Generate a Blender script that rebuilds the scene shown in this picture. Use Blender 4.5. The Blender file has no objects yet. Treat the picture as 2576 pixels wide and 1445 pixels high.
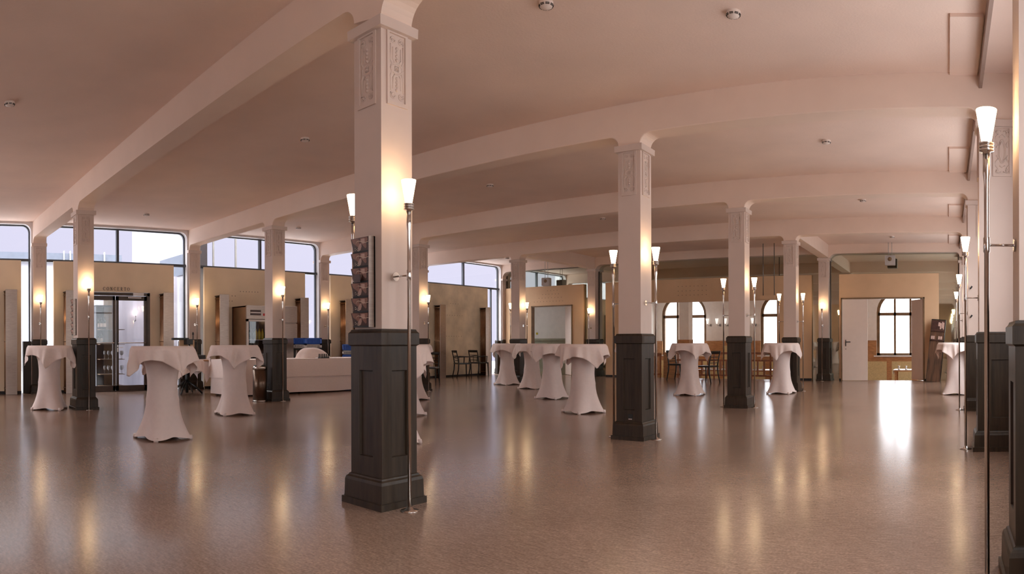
import bpy, math, random
from mathutils import Matrix, Vector
random.seed(7)
PI = math.pi
SC = bpy.context.scene
COL = SC.collection

# ------------------------------------------------------------------ camera, sky, exposure
# The photograph is a stitched cylindrical panorama: 1678.8 px per radian, horizon at y = 862.
F, XV, YH = 1678.81, 2385.29, 862.17
CAMH = 1.12
cd = bpy.data.cameras.new('camera')
cd.type = 'PANO'
cd.panorama_type = 'CENTRAL_CYLINDRICAL'
mid = 1288.0
cd.central_cylindrical_range_u_min = -1288.0 / F
cd.central_cylindrical_range_u_max = 1288.0 / F
cd.central_cylindrical_range_v_min = -(1445.0 - YH) / F
cd.central_cylindrical_range_v_max = YH / F
cd.central_cylindrical_radius = 1.0
cd.clip_start = 0.05
cam = bpy.data.objects.new('camera', cd)
COL.objects.link(cam)
yaw = (mid - XV) / F
M_yaw = Matrix.Rotation(-yaw, 3, 'Z')
RX, RY = 0.0022, 0.0021
M_w2c = Matrix.Rotation(-RY, 3, 'Y') @ Matrix.Rotation(RX, 3, 'X')
base = Matrix(((1, 0, 0), (0, 0, -1), (0, 1, 0)))          # camera looking along +Y
M = (M_w2c.inverted() @ M_yaw @ base).to_4x4()
M.translation = (0, 0, CAMH)
cam.matrix_world = M
SC.camera = cam

SC.view_settings.view_transform = 'Standard'
SC.view_settings.look = 'None'
SC.view_settings.gamma = 1.0
SC.view_settings.use_curve_mapping = False
SC.view_settings.exposure = 1.2
cy = SC.cycles
cy.use_denoising = True
cy.max_bounces = 7
cy.diffuse_bounces = 5
cy.glossy_bounces = 4
cy.transmission_bounces = 5
cy.transparent_max_bounces = 8
cy.caustics_reflective = False
cy.caustics_refractive = False
cy.sample_clamp_indirect = 6.0
cy.use_adaptive_sampling = True
cy.adaptive_threshold = 0.02

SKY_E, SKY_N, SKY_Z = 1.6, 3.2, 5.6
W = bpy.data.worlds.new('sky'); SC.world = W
W.use_nodes = True
nt = W.node_tree; nt.nodes.clear()
wo = nt.nodes.new('ShaderNodeOutputWorld'); bg = nt.nodes.new('ShaderNodeBackground')
tc = nt.nodes.new('ShaderNodeTexCoord'); sp = nt.nodes.new('ShaderNodeSeparateXYZ'); rm = nt.nodes.new('ShaderNodeValToRGB')
nt.links.new(tc.outputs['Generated'], sp.inputs[0]); nt.links.new(sp.outputs['Z'], rm.inputs[0])
# overcast sky graded by direction to light the hall: dim lavender west, brightest overhead
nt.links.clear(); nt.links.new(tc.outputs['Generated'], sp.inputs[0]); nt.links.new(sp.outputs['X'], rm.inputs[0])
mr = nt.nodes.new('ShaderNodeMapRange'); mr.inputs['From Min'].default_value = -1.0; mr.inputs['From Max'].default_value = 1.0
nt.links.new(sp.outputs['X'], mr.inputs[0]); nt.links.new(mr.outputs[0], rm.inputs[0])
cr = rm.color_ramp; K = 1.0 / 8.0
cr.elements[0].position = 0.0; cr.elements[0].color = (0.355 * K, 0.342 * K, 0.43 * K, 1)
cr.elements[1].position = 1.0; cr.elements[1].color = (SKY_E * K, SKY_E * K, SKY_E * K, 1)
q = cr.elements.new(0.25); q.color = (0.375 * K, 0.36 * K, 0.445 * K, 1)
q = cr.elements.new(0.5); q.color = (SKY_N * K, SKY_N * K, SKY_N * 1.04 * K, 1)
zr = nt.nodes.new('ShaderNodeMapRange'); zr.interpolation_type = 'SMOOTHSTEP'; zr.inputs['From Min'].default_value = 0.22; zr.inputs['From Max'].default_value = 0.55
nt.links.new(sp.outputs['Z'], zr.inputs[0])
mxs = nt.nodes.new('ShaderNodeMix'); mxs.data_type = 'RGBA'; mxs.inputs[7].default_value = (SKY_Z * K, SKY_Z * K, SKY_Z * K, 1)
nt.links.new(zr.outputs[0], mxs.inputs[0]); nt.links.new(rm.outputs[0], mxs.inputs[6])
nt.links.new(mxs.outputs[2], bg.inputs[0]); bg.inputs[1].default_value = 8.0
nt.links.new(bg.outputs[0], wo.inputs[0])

# ------------------------------------------------------------------ layout
ROW = [3.107, 6.924, 10.837, 14.647, 18.714]
SOUTH = [-4.5, -0.71]
XA, XB, XW, XG = -3.508, -10.993, -14.78, 0.552
HS = 0.143                    # half side of a shaft
ZC, ZS, ZCAP = 3.85, 3.49, 3.37
LAMP_Z = 2.05

allrows = SOUTH + ROW
# ------------------------------------------------------------------ materials
def new_mat(name):
    m = bpy.data.materials.new(name); m.use_nodes = True
    n = m.node_tree; b = n.nodes['Principled BSDF']
    return m, n, b
def mat(name, col, rough=0.6, metal=0.0, noise=0.06, scale=6.0, bump=0.0, bscale=60.0, stretch=(1, 1, 1), spec=0.5, coat=0.0, alpha=None, trans=0.0, sheen=0.0):
    m, n, b = new_mat(name)
    b.inputs['Roughness'].default_value = rough; b.inputs['Metallic'].default_value = metal
    b.inputs['Specular IOR Level'].default_value = spec
    b.inputs['Coat Weight'].default_value = coat; b.inputs['Coat Roughness'].default_value = 0.1
    b.inputs['Transmission Weight'].default_value = trans
    b.inputs['Sheen Weight'].default_value = sheen
    t = n.nodes.new('ShaderNodeTexCoord'); mp = n.nodes.new('ShaderNodeMapping'); mp.inputs['Scale'].default_value = stretch
    n.links.new(t.outputs['Object'], mp.inputs[0])
    nz = n.nodes.new('ShaderNodeTexNoise'); nz.inputs['Scale'].default_value = scale; nz.inputs['Detail'].default_value = 3
    n.links.new(mp.outputs[0], nz.inputs['Vector'])
    r = n.nodes.new('ShaderNodeValToRGB')
    c0 = [max(0, c * (1 - noise * 2)) for c in col]; c1 = [min(1, c * (1 + noise * 2)) for c in col]
    r.color_ramp.elements[0].position = 0.3; r.color_ramp.elements[1].position = 0.7
    r.color_ramp.elements[0].color = (*c0, 1); r.color_ramp.elements[1].color = (*c1, 1)
    n.links.new(nz.outputs['Fac'], r.inputs[0]); n.links.new(r.outputs[0], b.inputs['Base Color'])
    if bump:
        n2 = n.nodes.new('ShaderNodeTexNoise'); n2.inputs['Scale'].default_value = bscale; n2.inputs['Detail'].default_value = 2
        n.links.new(mp.outputs[0], n2.inputs['Vector'])
        bp = n.nodes.new('ShaderNodeBump'); bp.inputs['Strength'].default_value = bump; bp.inputs['Distance'].default_value = 0.01
        n.links.new(n2.outputs['Fac'], bp.inputs['Height']); n.links.new(bp.outputs[0], b.inputs['Normal'])
    return m
def glow(name, col, s):
    m, n, b = new_mat(name)
    b.inputs['Base Color'].default_value = (0.9, 0.9, 0.9, 1); b.inputs['Emission Color'].default_value = (*col, 1)
    b.inputs['Emission Strength'].default_value = s; b.inputs['Roughness'].default_value = 0.3
    return m
MT = {}
MT['ceiling'] = mat('ceiling_paint', (0.80, 0.61, 0.52), 0.85, noise=0.02, scale=1.5, bump=0.15, bscale=50)
MT['beam'] = mat('beam_paint', (0.78, 0.60, 0.50), 0.6, noise=0.015, scale=2)
MT['white'] = mat('column_paint', (0.64, 0.505, 0.44), 0.55, noise=0.015, scale=3)
MT['frame_white'] = mat('window_frame_paint', (0.70, 0.66, 0.66), 0.45, noise=0.01)
MT['dado'] = mat('dark_dado_paint', (0.032, 0.021, 0.013), 0.42, noise=0.18, scale=5, stretch=(6, 6, 0.5), bump=0.05, bscale=20, spec=0.35)
MT['panel'] = mat('sand_wall_panel', (0.66, 0.43, 0.26), 0.75, noise=0.03, scale=1.5, bump=0.05)
MT['panel_west'] = mat('pale_sand_wall_panel', (0.80, 0.635, 0.455), 0.75, noise=0.03, scale=1.5, bump=0.05)
MT['concrete'] = mat('pale_concrete_panel', (0.74, 0.63, 0.47), 0.6, noise=0.08, scale=2.5, bump=0.08)
MT['cloth'] = mat('tablecloth_linen', (0.86, 0.73, 0.69), 0.85, noise=0.01, scale=30, bump=0.05, bscale=300, sheen=0.2)
MT['stretch'] = mat('stretch_cover_fabric', (0.78, 0.66, 0.63), 0.75, noise=0.01, scale=20, sheen=0.2)
MT['steel'] = mat('brushed_steel', (0.42, 0.35, 0.31), 0.36, 1.0, noise=0.05, scale=8, stretch=(1, 1, 12))
MT['chrome'] = mat('polished_steel', (0.62, 0.58, 0.55), 0.16, 1.0, noise=0.02)
MT['pipe'] = mat('bronze_pipe', (0.30, 0.17, 0.10), 0.3, 1.0, noise=0.1)
MT['darkframe'] = mat('dark_brown_door_frame', (0.055, 0.032, 0.022), 0.4, noise=0.1)
MT['mullion'] = mat('dark_grey_mullion', (0.06, 0.065, 0.08), 0.4, noise=0.05)
MT['black'] = mat('black_lacquer', (0.012, 0.011, 0.010), 0.3, noise=0.1)
MT['blackmatt'] = mat('black_plastic', (0.02, 0.02, 0.022), 0.6, noise=0.1)
MT['leaf'] = mat('off_white_door_paint', (0.80, 0.66, 0.58), 0.55, noise=0.01)
MT['northwall'] = mat('white_plaster', (0.86, 0.81, 0.76), 0.8, noise=0.015)
MT['wood'] = mat('orange_wood', (0.44, 0.22, 0.095), 0.4, noise=0.12, scale=6, stretch=(1, 1, 5))
MT['woodbrown'] = mat('brown_window_wood', (0.20, 0.115, 0.055), 0.45, noise=0.1)
MT['rail_wood'] = mat('red_brown_rail_wood', (0.27, 0.085, 0.028), 0.4, noise=0.1)
MT['yellowpanel'] = mat('ochre_panel', (0.62, 0.50, 0.26), 0.7, noise=0.05, scale=20)
MT['blue'] = mat('blue_crate_plastic', (0.03, 0.10, 0.42), 0.4, noise=0.05)
MT['greycrate'] = mat('grey_crate_plastic', (0.42, 0.38, 0.36), 0.5, noise=0.05)
MT['smoke'] = mat('detector_plastic', (0.74, 0.62, 0.56), 0.4, noise=0.01)
MT['slot'] = mat('dark_slot', (0.03, 0.02, 0.015), 0.6, noise=0.05)
MT['photo_dark'] = mat('brochure_dark_print', (0.055, 0.022, 0.018), 0.35, noise=0.15, scale=20)
MT['photo_mid'] = mat('brochure_brown_print', (0.26, 0.125, 0.095), 0.35, noise=0.15, scale=15)
MT['photo_light'] = mat('brochure_pale_print', (0.50, 0.33, 0.28), 0.35, noise=0.1, scale=15)
MT['photo_curve'] = mat('brochure_cream_line', (0.72, 0.58, 0.48), 0.4, noise=0.03)
MT['letters'] = mat('grey_letter_paint', (0.17, 0.13, 0.10), 0.6, noise=0.05)
MT['red'] = mat('red_sticker', (0.45, 0.03, 0.03), 0.5, noise=0.05)
MT['sticker'] = mat('white_sticker', (0.7, 0.62, 0.6), 0.5, noise=0.02)
MT['boardwood'] = mat('dark_walnut_board', (0.085, 0.040, 0.022), 0.4, noise=0.3, scale=4, stretch=(6, 6, 0.6))
MT['fridge_reflection'] = mat('steel_warm_reflection', (0.36, 0.21, 0.12), 0.4, 0.7, noise=0.08, scale=3)  # steel shell, the side's warm reflection painted into its base colour
MT['trash'] = mat('trash_can_metal', (0.14, 0.095, 0.07), 0.28, 0.9, noise=0.08)
MT['ground'] = mat('outdoor_paving', (0.40, 0.40, 0.42), 0.8, noise=0.05)
MT['facade'] = mat('pale_facade', (0.24, 0.235, 0.265), 0.8, noise=0.02)
MT['roofband'] = mat('dark_roof_edge', (0.07, 0.08, 0.11), 0.7, noise=0.05)
MT['bottle'] = mat('dark_bottle_glass', (0.02, 0.03, 0.015), 0.1, noise=0.1, coat=0.5)
MT['bottle_yellow'] = mat('yellow_bottle', (0.60, 0.45, 0.04), 0.2, noise=0.1)
MT['vest'] = mat('blue_grey_curtain', (0.62, 0.60, 0.70), 0.7, noise=0.10, scale=1.2, stretch=(1, 3, 0.4))
MT['porcelain'] = mat('white_porcelain', (0.80, 0.78, 0.76), 0.25, noise=0.01)
MT['greenish'] = mat('olive_grey_dado', (0.30, 0.29, 0.20), 0.6, noise=0.04)
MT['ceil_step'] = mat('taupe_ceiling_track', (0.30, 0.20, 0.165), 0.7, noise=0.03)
MT['mullion_grey'] = mat('grey_metal_rod', (0.16, 0.15, 0.14), 0.4, 0.5)
MT['lamp'] = glow('lit_lamp_glass', (1.0, 0.70, 0.39), 15.0)
MT['sconce'] = glow('lit_wall_lamp_glass', (1.0, 0.95, 0.9), 0.35)
MT['door_sconce'] = glow('lit_vestibule_lamp_glass', (1.0, 0.8, 0.6), 3.0)
MT['bulb'] = mat('brass_bulb_holder', (0.6, 0.45, 0.12), 0.3, 0.8)

def glass_mat(name, tint, refl):
    m = bpy.data.materials.new(name); m.use_nodes = True; n = m.node_tree; n.nodes.clear()
    o = n.nodes.new('ShaderNodeOutputMaterial'); mx = n.nodes.new('ShaderNodeMixShader')
    t = n.nodes.new('ShaderNodeBsdfTransparent'); g = n.nodes.new('ShaderNodeBsdfGlossy'); lw = n.nodes.new('ShaderNodeLayerWeight'); lw.inputs['Blend'].default_value = 0.5
    pw = n.nodes.new('ShaderNodeMath'); pw.operation = 'POWER'; pw.inputs[1].default_value = 5.0
    fr = n.nodes.new('ShaderNodeMath'); fr.operation = 'MULTIPLY_ADD'; fr.inputs[1].default_value = 0.8; fr.inputs[2].default_value = refl
    n.links.new(lw.outputs['Facing'], pw.inputs[0]); n.links.new(pw.outputs[0], fr.inputs[0])
    t.inputs[0].default_value = (*tint, 1); g.inputs['Roughness'].default_value = 0.02
    n.links.new(fr.outputs[0], mx.inputs[0]); n.links.new(t.outputs[0], mx.inputs[1]); n.links.new(g.outputs[0], mx.inputs[2])
    n.links.new(mx.outputs[0], o.inputs[0]); return m
MT['glass'] = glass_mat('window_glass', (0.97, 0.98, 0.985), 0.02)
MT['doorglass'] = glass_mat('door_glass', (0.88, 0.89, 0.92), 0.04)
m, n, b = new_mat('green_tinted_mirror'); b.inputs['Metallic'].default_value = 1; b.inputs['Roughness'].default_value = 0.03
b.inputs['Base Color'].default_value = (0.60, 0.64, 0.55, 1); MT['mirror'] = m
m, n, b = new_mat('wine_glass_crystal'); b.inputs['Transmission Weight'].default_value = 0.7; b.inputs['Roughness'].default_value = 0.05
b.inputs['Base Color'].default_value = (0.95, 0.95, 0.97, 1); MT['crystal'] = m

# polished brown floor
m, n, b = new_mat('polished_linoleum_floor'); MT['floor'] = m
t = n.nodes.new('ShaderNodeTexCoord')
n1 = n.nodes.new('ShaderNodeTexNoise'); n1.inputs['Scale'].default_value = 0.8; n1.inputs['Detail'].default_value = 5
n2 = n.nodes.new('ShaderNodeTexNoise'); n2.inputs['Scale'].default_value = 14.0; n2.inputs['Detail'].default_value = 6
mp = n.nodes.new('ShaderNodeMapping'); mp.inputs['Rotation'].default_value = (0, 0, 0.6); mp.inputs['Scale'].default_value = (1, 3.5, 1)
n.links.new(t.outputs['Object'], n1.inputs['Vector']); n.links.new(t.outputs['Object'], mp.inputs[0]); n.links.new(mp.outputs[0], n2.inputs['Vector'])
ad = n.nodes.new('ShaderNodeMix'); ad.data_type = 'FLOAT'; ad.inputs[0].default_value = 0.5
n.links.new(n1.outputs['Fac'], ad.inputs[2]); n.links.new(n2.outputs['Fac'], ad.inputs[3])
r = n.nodes.new('ShaderNodeValToRGB'); r.color_ramp.elements[0].position = 0.34; r.color_ramp.elements[1].position = 0.66
r.color_ramp.elements[0].color = (0.17, 0.107, 0.077, 1); r.color_ramp.elements[1].color = (0.32, 0.21, 0.155, 1)
n.links.new(ad.outputs[0], r.inputs[0])
n3 = n.nodes.new('ShaderNodeTexNoise'); n3.inputs['Scale'].default_value = 70.0; n3.inputs['Detail'].default_value = 2
n.links.new(t.outputs['Object'], n3.inputs['Vector'])
hs = n.nodes.new('ShaderNodeMix'); hs.data_type = 'RGBA'; hs.blend_type = 'OVERLAY'; hs.inputs[0].default_value = 0.6
n.links.new(r.outputs[0], hs.inputs[6]); n.links.new(n3.outputs['Fac'], hs.inputs[7]); n.links.new(hs.outputs[2], b.inputs['Base Color'])
rr = n.nodes.new('ShaderNodeMapRange'); rr.inputs['To Min'].default_value = 0.15; rr.inputs['To Max'].default_value = 0.24
n.links.new(n1.outputs['Fac'], rr.inputs[0]); n.links.new(rr.outputs[0], b.inputs['Roughness'])
b.inputs['Specular IOR Level'].default_value = 0.6
n4 = n.nodes.new('ShaderNodeTexNoise'); n4.inputs['Scale'].default_value = 9.0; n4.inputs['Detail'].default_value = 3
n.links.new(t.outputs['Object'], n4.inputs['Vector'])
bp = n.nodes.new('ShaderNodeBump'); bp.inputs['Strength'].default_value = 0.03; bp.inputs['Distance'].default_value = 0.004
n.links.new(n4.outputs['Fac'], bp.inputs['Height']); n.links.new(bp.outputs[0], b.inputs['Normal'])

# ------------------------------------------------------------------ mesh helpers
class MB:
    def __init__(s): s.v = []; s.f = []; s.sm = []
    def add(s, vs, fs, smooth=False):
        k = len(s.v); s.v += [tuple(q) for q in vs]; s.f += [tuple(i + k for i in f) for f in fs]; s.sm += [smooth] * len(fs); return s
    def box(s, x0, x1, y0, y1, z0, z1):
        v = [(x, y, z) for z in (z0, z1) for y in (y0, y1) for x in (x0, x1)]
        return s.add(v, [(0, 2, 3, 1), (4, 5, 7, 6), (0, 1, 5, 4), (2, 6, 7, 3), (0, 4, 6, 2), (1, 3, 7, 5)])
    def hull8(s, v):
        return s.add(v, [(0, 2, 3, 1), (4, 5, 7, 6), (0, 1, 5, 4), (2, 6, 7, 3), (0, 4, 6, 2), (1, 3, 7, 5)])
    def sq(s, prof, ax=0.0, ay=0.0, cx=0.0, cy=0.0, cap=True):
        """stack of rectangles: prof = [(extra, z)], half sides ax + extra, ay + extra"""
        v = []; f = []
        for e, z in prof:
            v += [(cx - ax - e, cy - ay - e, z), (cx + ax + e, cy - ay - e, z), (cx + ax + e, cy + ay + e, z), (cx - ax - e, cy + ay + e, z)]
        for i in range(len(prof) - 1):
            for j in range(4):
                k = (j + 1) % 4; f.append((i * 4 + j, i * 4 + k, i * 4 + 4 + k, i * 4 + 4 + j))
        if cap: f.append((3, 2, 1, 0)); q = (len(prof) - 1) * 4; f.append((q, q + 1, q + 2, q + 3))
        return s.add(v, f)
    def lathe(s, prof, c=(0, 0, 0), n=20, smooth=True, cap=True):
        v = []; f = []
        for r_, z in prof:
            for i in range(n):
                a = 2 * PI * i / n; v.append((c[0] + r_ * math.cos(a), c[1] + r_ * math.sin(a), c[2] + z))
        for i in range(len(prof) - 1):
            for j in range(n):
                k = (j + 1) % n; f.append((i * n + j, i * n + k, i * n + n + k, i * n + n + j))
        s.add(v, f, smooth)
        if cap:
            k = len(s.v) - len(v); m_ = len(prof) - 1
            s.f.append(tuple(k + j for j in reversed(range(n)))); s.sm.append(False)
            s.f.append(tuple(k + m_ * n + j for j in range(n))); s.sm.append(False)
        return s
    def tube(s, path, r_, n=8, closed=False):
        P = [Vector(p) for p in path]; m_ = len(P); v = []; f = []
        up = Vector((0, 0, 1))
        for i, p in enumerate(P):
            a = P[(i - 1) % m_] if (closed or i) else p; b_ = P[(i + 1) % m_] if (closed or i < m_ - 1) else p
            d = (b_ - a).normalized()
            u = d.cross(up if abs(d.z) < 0.95 else Vector((1, 0, 0))).normalized(); w = d.cross(u)
            rr_ = r_[i] if isinstance(r_, (list, tuple)) else r_
            for j in range(n):
                t_ = 2 * PI * j / n; v.append(tuple(p + (u * math.cos(t_) + w * math.sin(t_)) * rr_))
        for i in range(m_ if closed else m_ - 1):
            q = (i + 1) % m_
            for j in range(n):
                k = (j + 1) % n; f.append((i * n + j, i * n + k, q * n + k, q * n + j))
        if not closed: f.append(tuple(range(n - 1, -1, -1))); f.append(tuple((m_ - 1) * n + j for j in range(n)))
        return s.add(v, f, True)
    def prism(s, poly, d0, d1, axis='y'):
        """polygon (a, z) extruded along axis from d0 to d1"""
        n_ = len(poly)
        mk = (lambda a, z, d: (a, d, z)) if axis == 'y' else ((lambda a, z, d: (d, a, z)) if axis == 'x' else (lambda a, z, d: (a, z, d)))
        v = [mk(a, z, d0) for a, z in poly] + [mk(a, z, d1) for a, z in poly]
        f = [tuple(range(n_)), tuple(range(2 * n_ - 1, n_ - 1, -1))] + [(i, i + n_, (i + 1) % n_ + n_, (i + 1) % n_) for i in range(n_)]
        return s.add(v, f)
    def grid(s, fn, nu, nv, wrap=False, smooth=True):
        v = [fn(i, j) for i in range(nv) for j in range(nu)]; f = []
        for i in range(nv - 1):
            for j in range(nu if wrap else nu - 1):
                k = (j + 1) % nu; f.append((i * nu + j, i * nu + k, i * nu + nu + k, i * nu + nu + j))
        return s.add(v, f, smooth)
    def xf(s, M_, start=0):
        for i in range(start, len(s.v)): s.v[i] = tuple(M_ @ Vector(s.v[i]))
        return s
    def mesh(s, name, m_):
        me = bpy.data.meshes.new(name); me.from_pydata(s.v, [], s.f)
        me.polygons.foreach_set('use_smooth', s.sm); me.materials.append(m_); me.update(); return me
    def build(s, name, m_, parent=None, loc=None, bevel=0.0, subsurf=0, solid=0.0):
        o = bpy.data.objects.new(name, s.mesh(name, MT[m_] if isinstance(m_, str) else m_)); COL.objects.link(o)
        if parent: o.parent = parent
        if loc: o.location = loc
        if solid: q = o.modifiers.new('solid', 'SOLIDIFY'); q.thickness = solid; q.offset = -1
        if bevel: q = o.modifiers.new('bevel', 'BEVEL'); q.width = bevel; q.segments = 2; q.limit_method = 'ANGLE'
        if subsurf: q = o.modifiers.new('sub', 'SUBSURF'); q.levels = subsurf; q.render_levels = subsurf
        return o

def tag(o, label=None, cat=None, group=None, kind=None):
    if label: o['label'] = label
    if cat: o['category'] = cat
    if group: o['group'] = group
    if kind: o['kind'] = kind
    return o
def thing(name, label, cat, loc=(0, 0, 0), rz=0.0, group=None):
    o = bpy.data.objects.new(name, None); COL.objects.link(o); o.location = loc; o.rotation_euler = (0, 0, rz); o.empty_display_size = 0.1
    return tag(o, label, cat, group)
def struct(o): o['kind'] = 'structure'; return o
def sthing(name, loc=(0, 0, 0), rz=0.0):
    o = bpy.data.objects.new(name, None); COL.objects.link(o); o.location = loc; o.rotation_euler = (0, 0, rz); o.empty_display_size = 0.1; o['kind'] = 'structure'; return o
def dup(root, loc, rz=None, label=None, group=None):
    r_ = root.copy(); COL.objects.link(r_); r_.location = loc
    if rz is not None: r_.rotation_euler = (0, 0, rz)
    if label: r_['label'] = label
    if group: r_['group'] = group
    for ch in list(root.children):
        c = ch.copy(); COL.objects.link(c); c.parent = r_
        for g in list(ch.children):
            d = g.copy(); COL.objects.link(d); d.parent = c
    return r_
def az(a): return -math.radians(a)

# ------------------------------------------------------------------ room shell
YS, YN = -6.0, 18.86
XE = 0.95
struct(MB().box(-14.9, XE + 0.1, YS, 18.95, -0.12, 0).build('floor', 'floor'))
struct(MB().box(-15.0, XE + 0.1, YS, 19.0, ZC, ZC + 0.2).build('ceiling', 'ceiling'))
sw_ = MB().box(-15.0, XE + 0.1, YS - 0.12, YS, 0, 0.5).box(-15.0, XE + 0.1, YS - 0.12, YS, 3.45, ZC)
FILL_WIN = [(-14.5, -11.9), (-11.6, -9.0)]  # unseen windows added to light the left side of the hall
a0 = -15.0
for a, b_ in FILL_WIN: sw_.box(a0, a, YS - 0.12, YS, 0.5, 3.45); a0 = b_
sw_.box(a0, XE + 0.1, YS - 0.12, YS, 0.5, 3.45)
struct(sw_.build('wall_south', 'panel'))
for k, (a, b_) in enumerate(FILL_WIN):
    w = sthing('window_%d' % (40 + k), ((a + b_) / 2, YS - 0.06, 0.5)); h = (b_ - a) / 2
    MB().box(-h, -h + 0.06, -0.03, 0.03, 0, 2.95).box(h - 0.06, h, -0.03, 0.03, 0, 2.95).box(-h, h, -0.03, 0.03, 0, 0.06).box(-h, h, -0.03, 0.03, 2.89, 2.95).box(-0.03, 0.03, -0.03, 0.03, 0, 2.95).build('window_frame', 'frame_white', w)
    MB().box(-h + 0.06, h - 0.06, -0.003, 0.003, 0.06, 2.89).build('pane', 'glass', w)
# east wall with daylight windows
e = MB(); y0 = YS
for i in range(6):
    a, b_ = allrows[i] + 0.75, allrows[i + 1] - 0.75
    e.box(XE, XE + 0.12, y0, a, 0, ZC); e.box(XE, XE + 0.12, a, b_, 0, 1.05); e.box(XE, XE + 0.12, a, b_, 3.25, ZC); y0 = b_
e.box(XE, XE + 0.12, y0, 18.95, 0, ZC)
struct(e.build('wall_east', 'white'))
wi = 1
for i in range(6):
    a, b_ = allrows[i] + 0.75, allrows[i + 1] - 0.75
    w = sthing('window_%d' % wi, (XE + 0.04, (a + b_) / 2, 1.05)); wi += 1
    h = (b_ - a) / 2; fr = MB()
    fr.box(0, 0.06, -h, -h + 0.06, 0, 2.20).box(0, 0.06, h - 0.06, h, 0, 2.20).box(0, 0.06, -h, h, 0, 0.06).box(0, 0.06, -h, h, 2.14, 2.20).box(0, 0.06, -0.03, 0.03, 0, 2.20)
    fr.box(0, 0.06, -h, h, 1.50, 1.55)
    fr.build('window_frame', 'frame_white', w)
    MB().box(0.028, 0.034, -h + 0.06, h - 0.06, 0.06, 2.14).build('pane', 'glass', w)

# beams across the hall
def arc(cx, cz, r_, a0, a1, n_=8):
    return [(cx + r_ * math.cos(a0 + (a1 - a0) * i / n_), cz + r_ * math.sin(a0 + (a1 - a0) * i / n_)) for i in range(n_ + 1)]
def beam_profile(x0, x1, cols, zs=ZS, zc=ZCAP, rr_=0.12):
    pts = [(x0, ZC + 0.02), (x0, zs)] if not cols or cols[0][0] - cols[0][1] > x0 + 0.01 else [(x0, ZC + 0.02)]
    for c, hw in cols:
        l, r_ = c - hw, c + hw
        if l > x0 + 0.01: pts += arc(l - rr_, zs - rr_, rr_, PI / 2, 0) if zs - rr_ >= zc - 1e-6 else arc(l - (zs - zc), zc, zs - zc, PI / 2, 0)
        else: pts += [(l, zc)]
        if r_ < x1 - 0.01: pts += (arc(r_ + (zs - zc), zc, zs - zc, PI, PI / 2))
        else: pts += [(r_, zc)]
    if not cols or cols[-1][0] + cols[-1][1] < x1 - 0.01: pts += [(x1, zs)]
    pts += [(x1, ZC + 0.02)]
    return pts
for i, y in enumerate(allrows):
    zs = ZS if i < 6 else 3.60
    cols = [(XA, HS), (XB, HS), (XG, 0.235)]
    cols = [(XW, HS)] + sorted(cols)
    zcp = ZCAP if i != 2 else ZCAP - 0.055
    b_ = MB().prism(beam_profile(XW - HS, XE, cols, zs, zcp), y - HS, y + HS)
    struct(b_.build('ceiling_beam', 'beam', bevel=0.012))
for x in (XA, XB, XG):
    b_ = MB().prism(beam_profile(ROW[3] + HS, ROW[4] - HS, [], ZS), x - HS, x + HS, 'x')
    if x != XG: struct(b_.build('ceiling_beam', 'beam', bevel=0.012))
for i in range(6):
    a, b_ = allrows[i] + 2.45, allrows[i + 1] - HS
    struct(MB().box(0.02, 0.30, a, b_, ZC - 0.03, ZC + 0.01).build('trim_%d' % (i + 1), 'ceiling'))
    struct(MB().box(0.315, 0.35, a - 1.2, b_, ZC - 0.16, ZC + 0.01).build('trim_%d' % (i + 11), 'ceil_step'))

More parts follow.
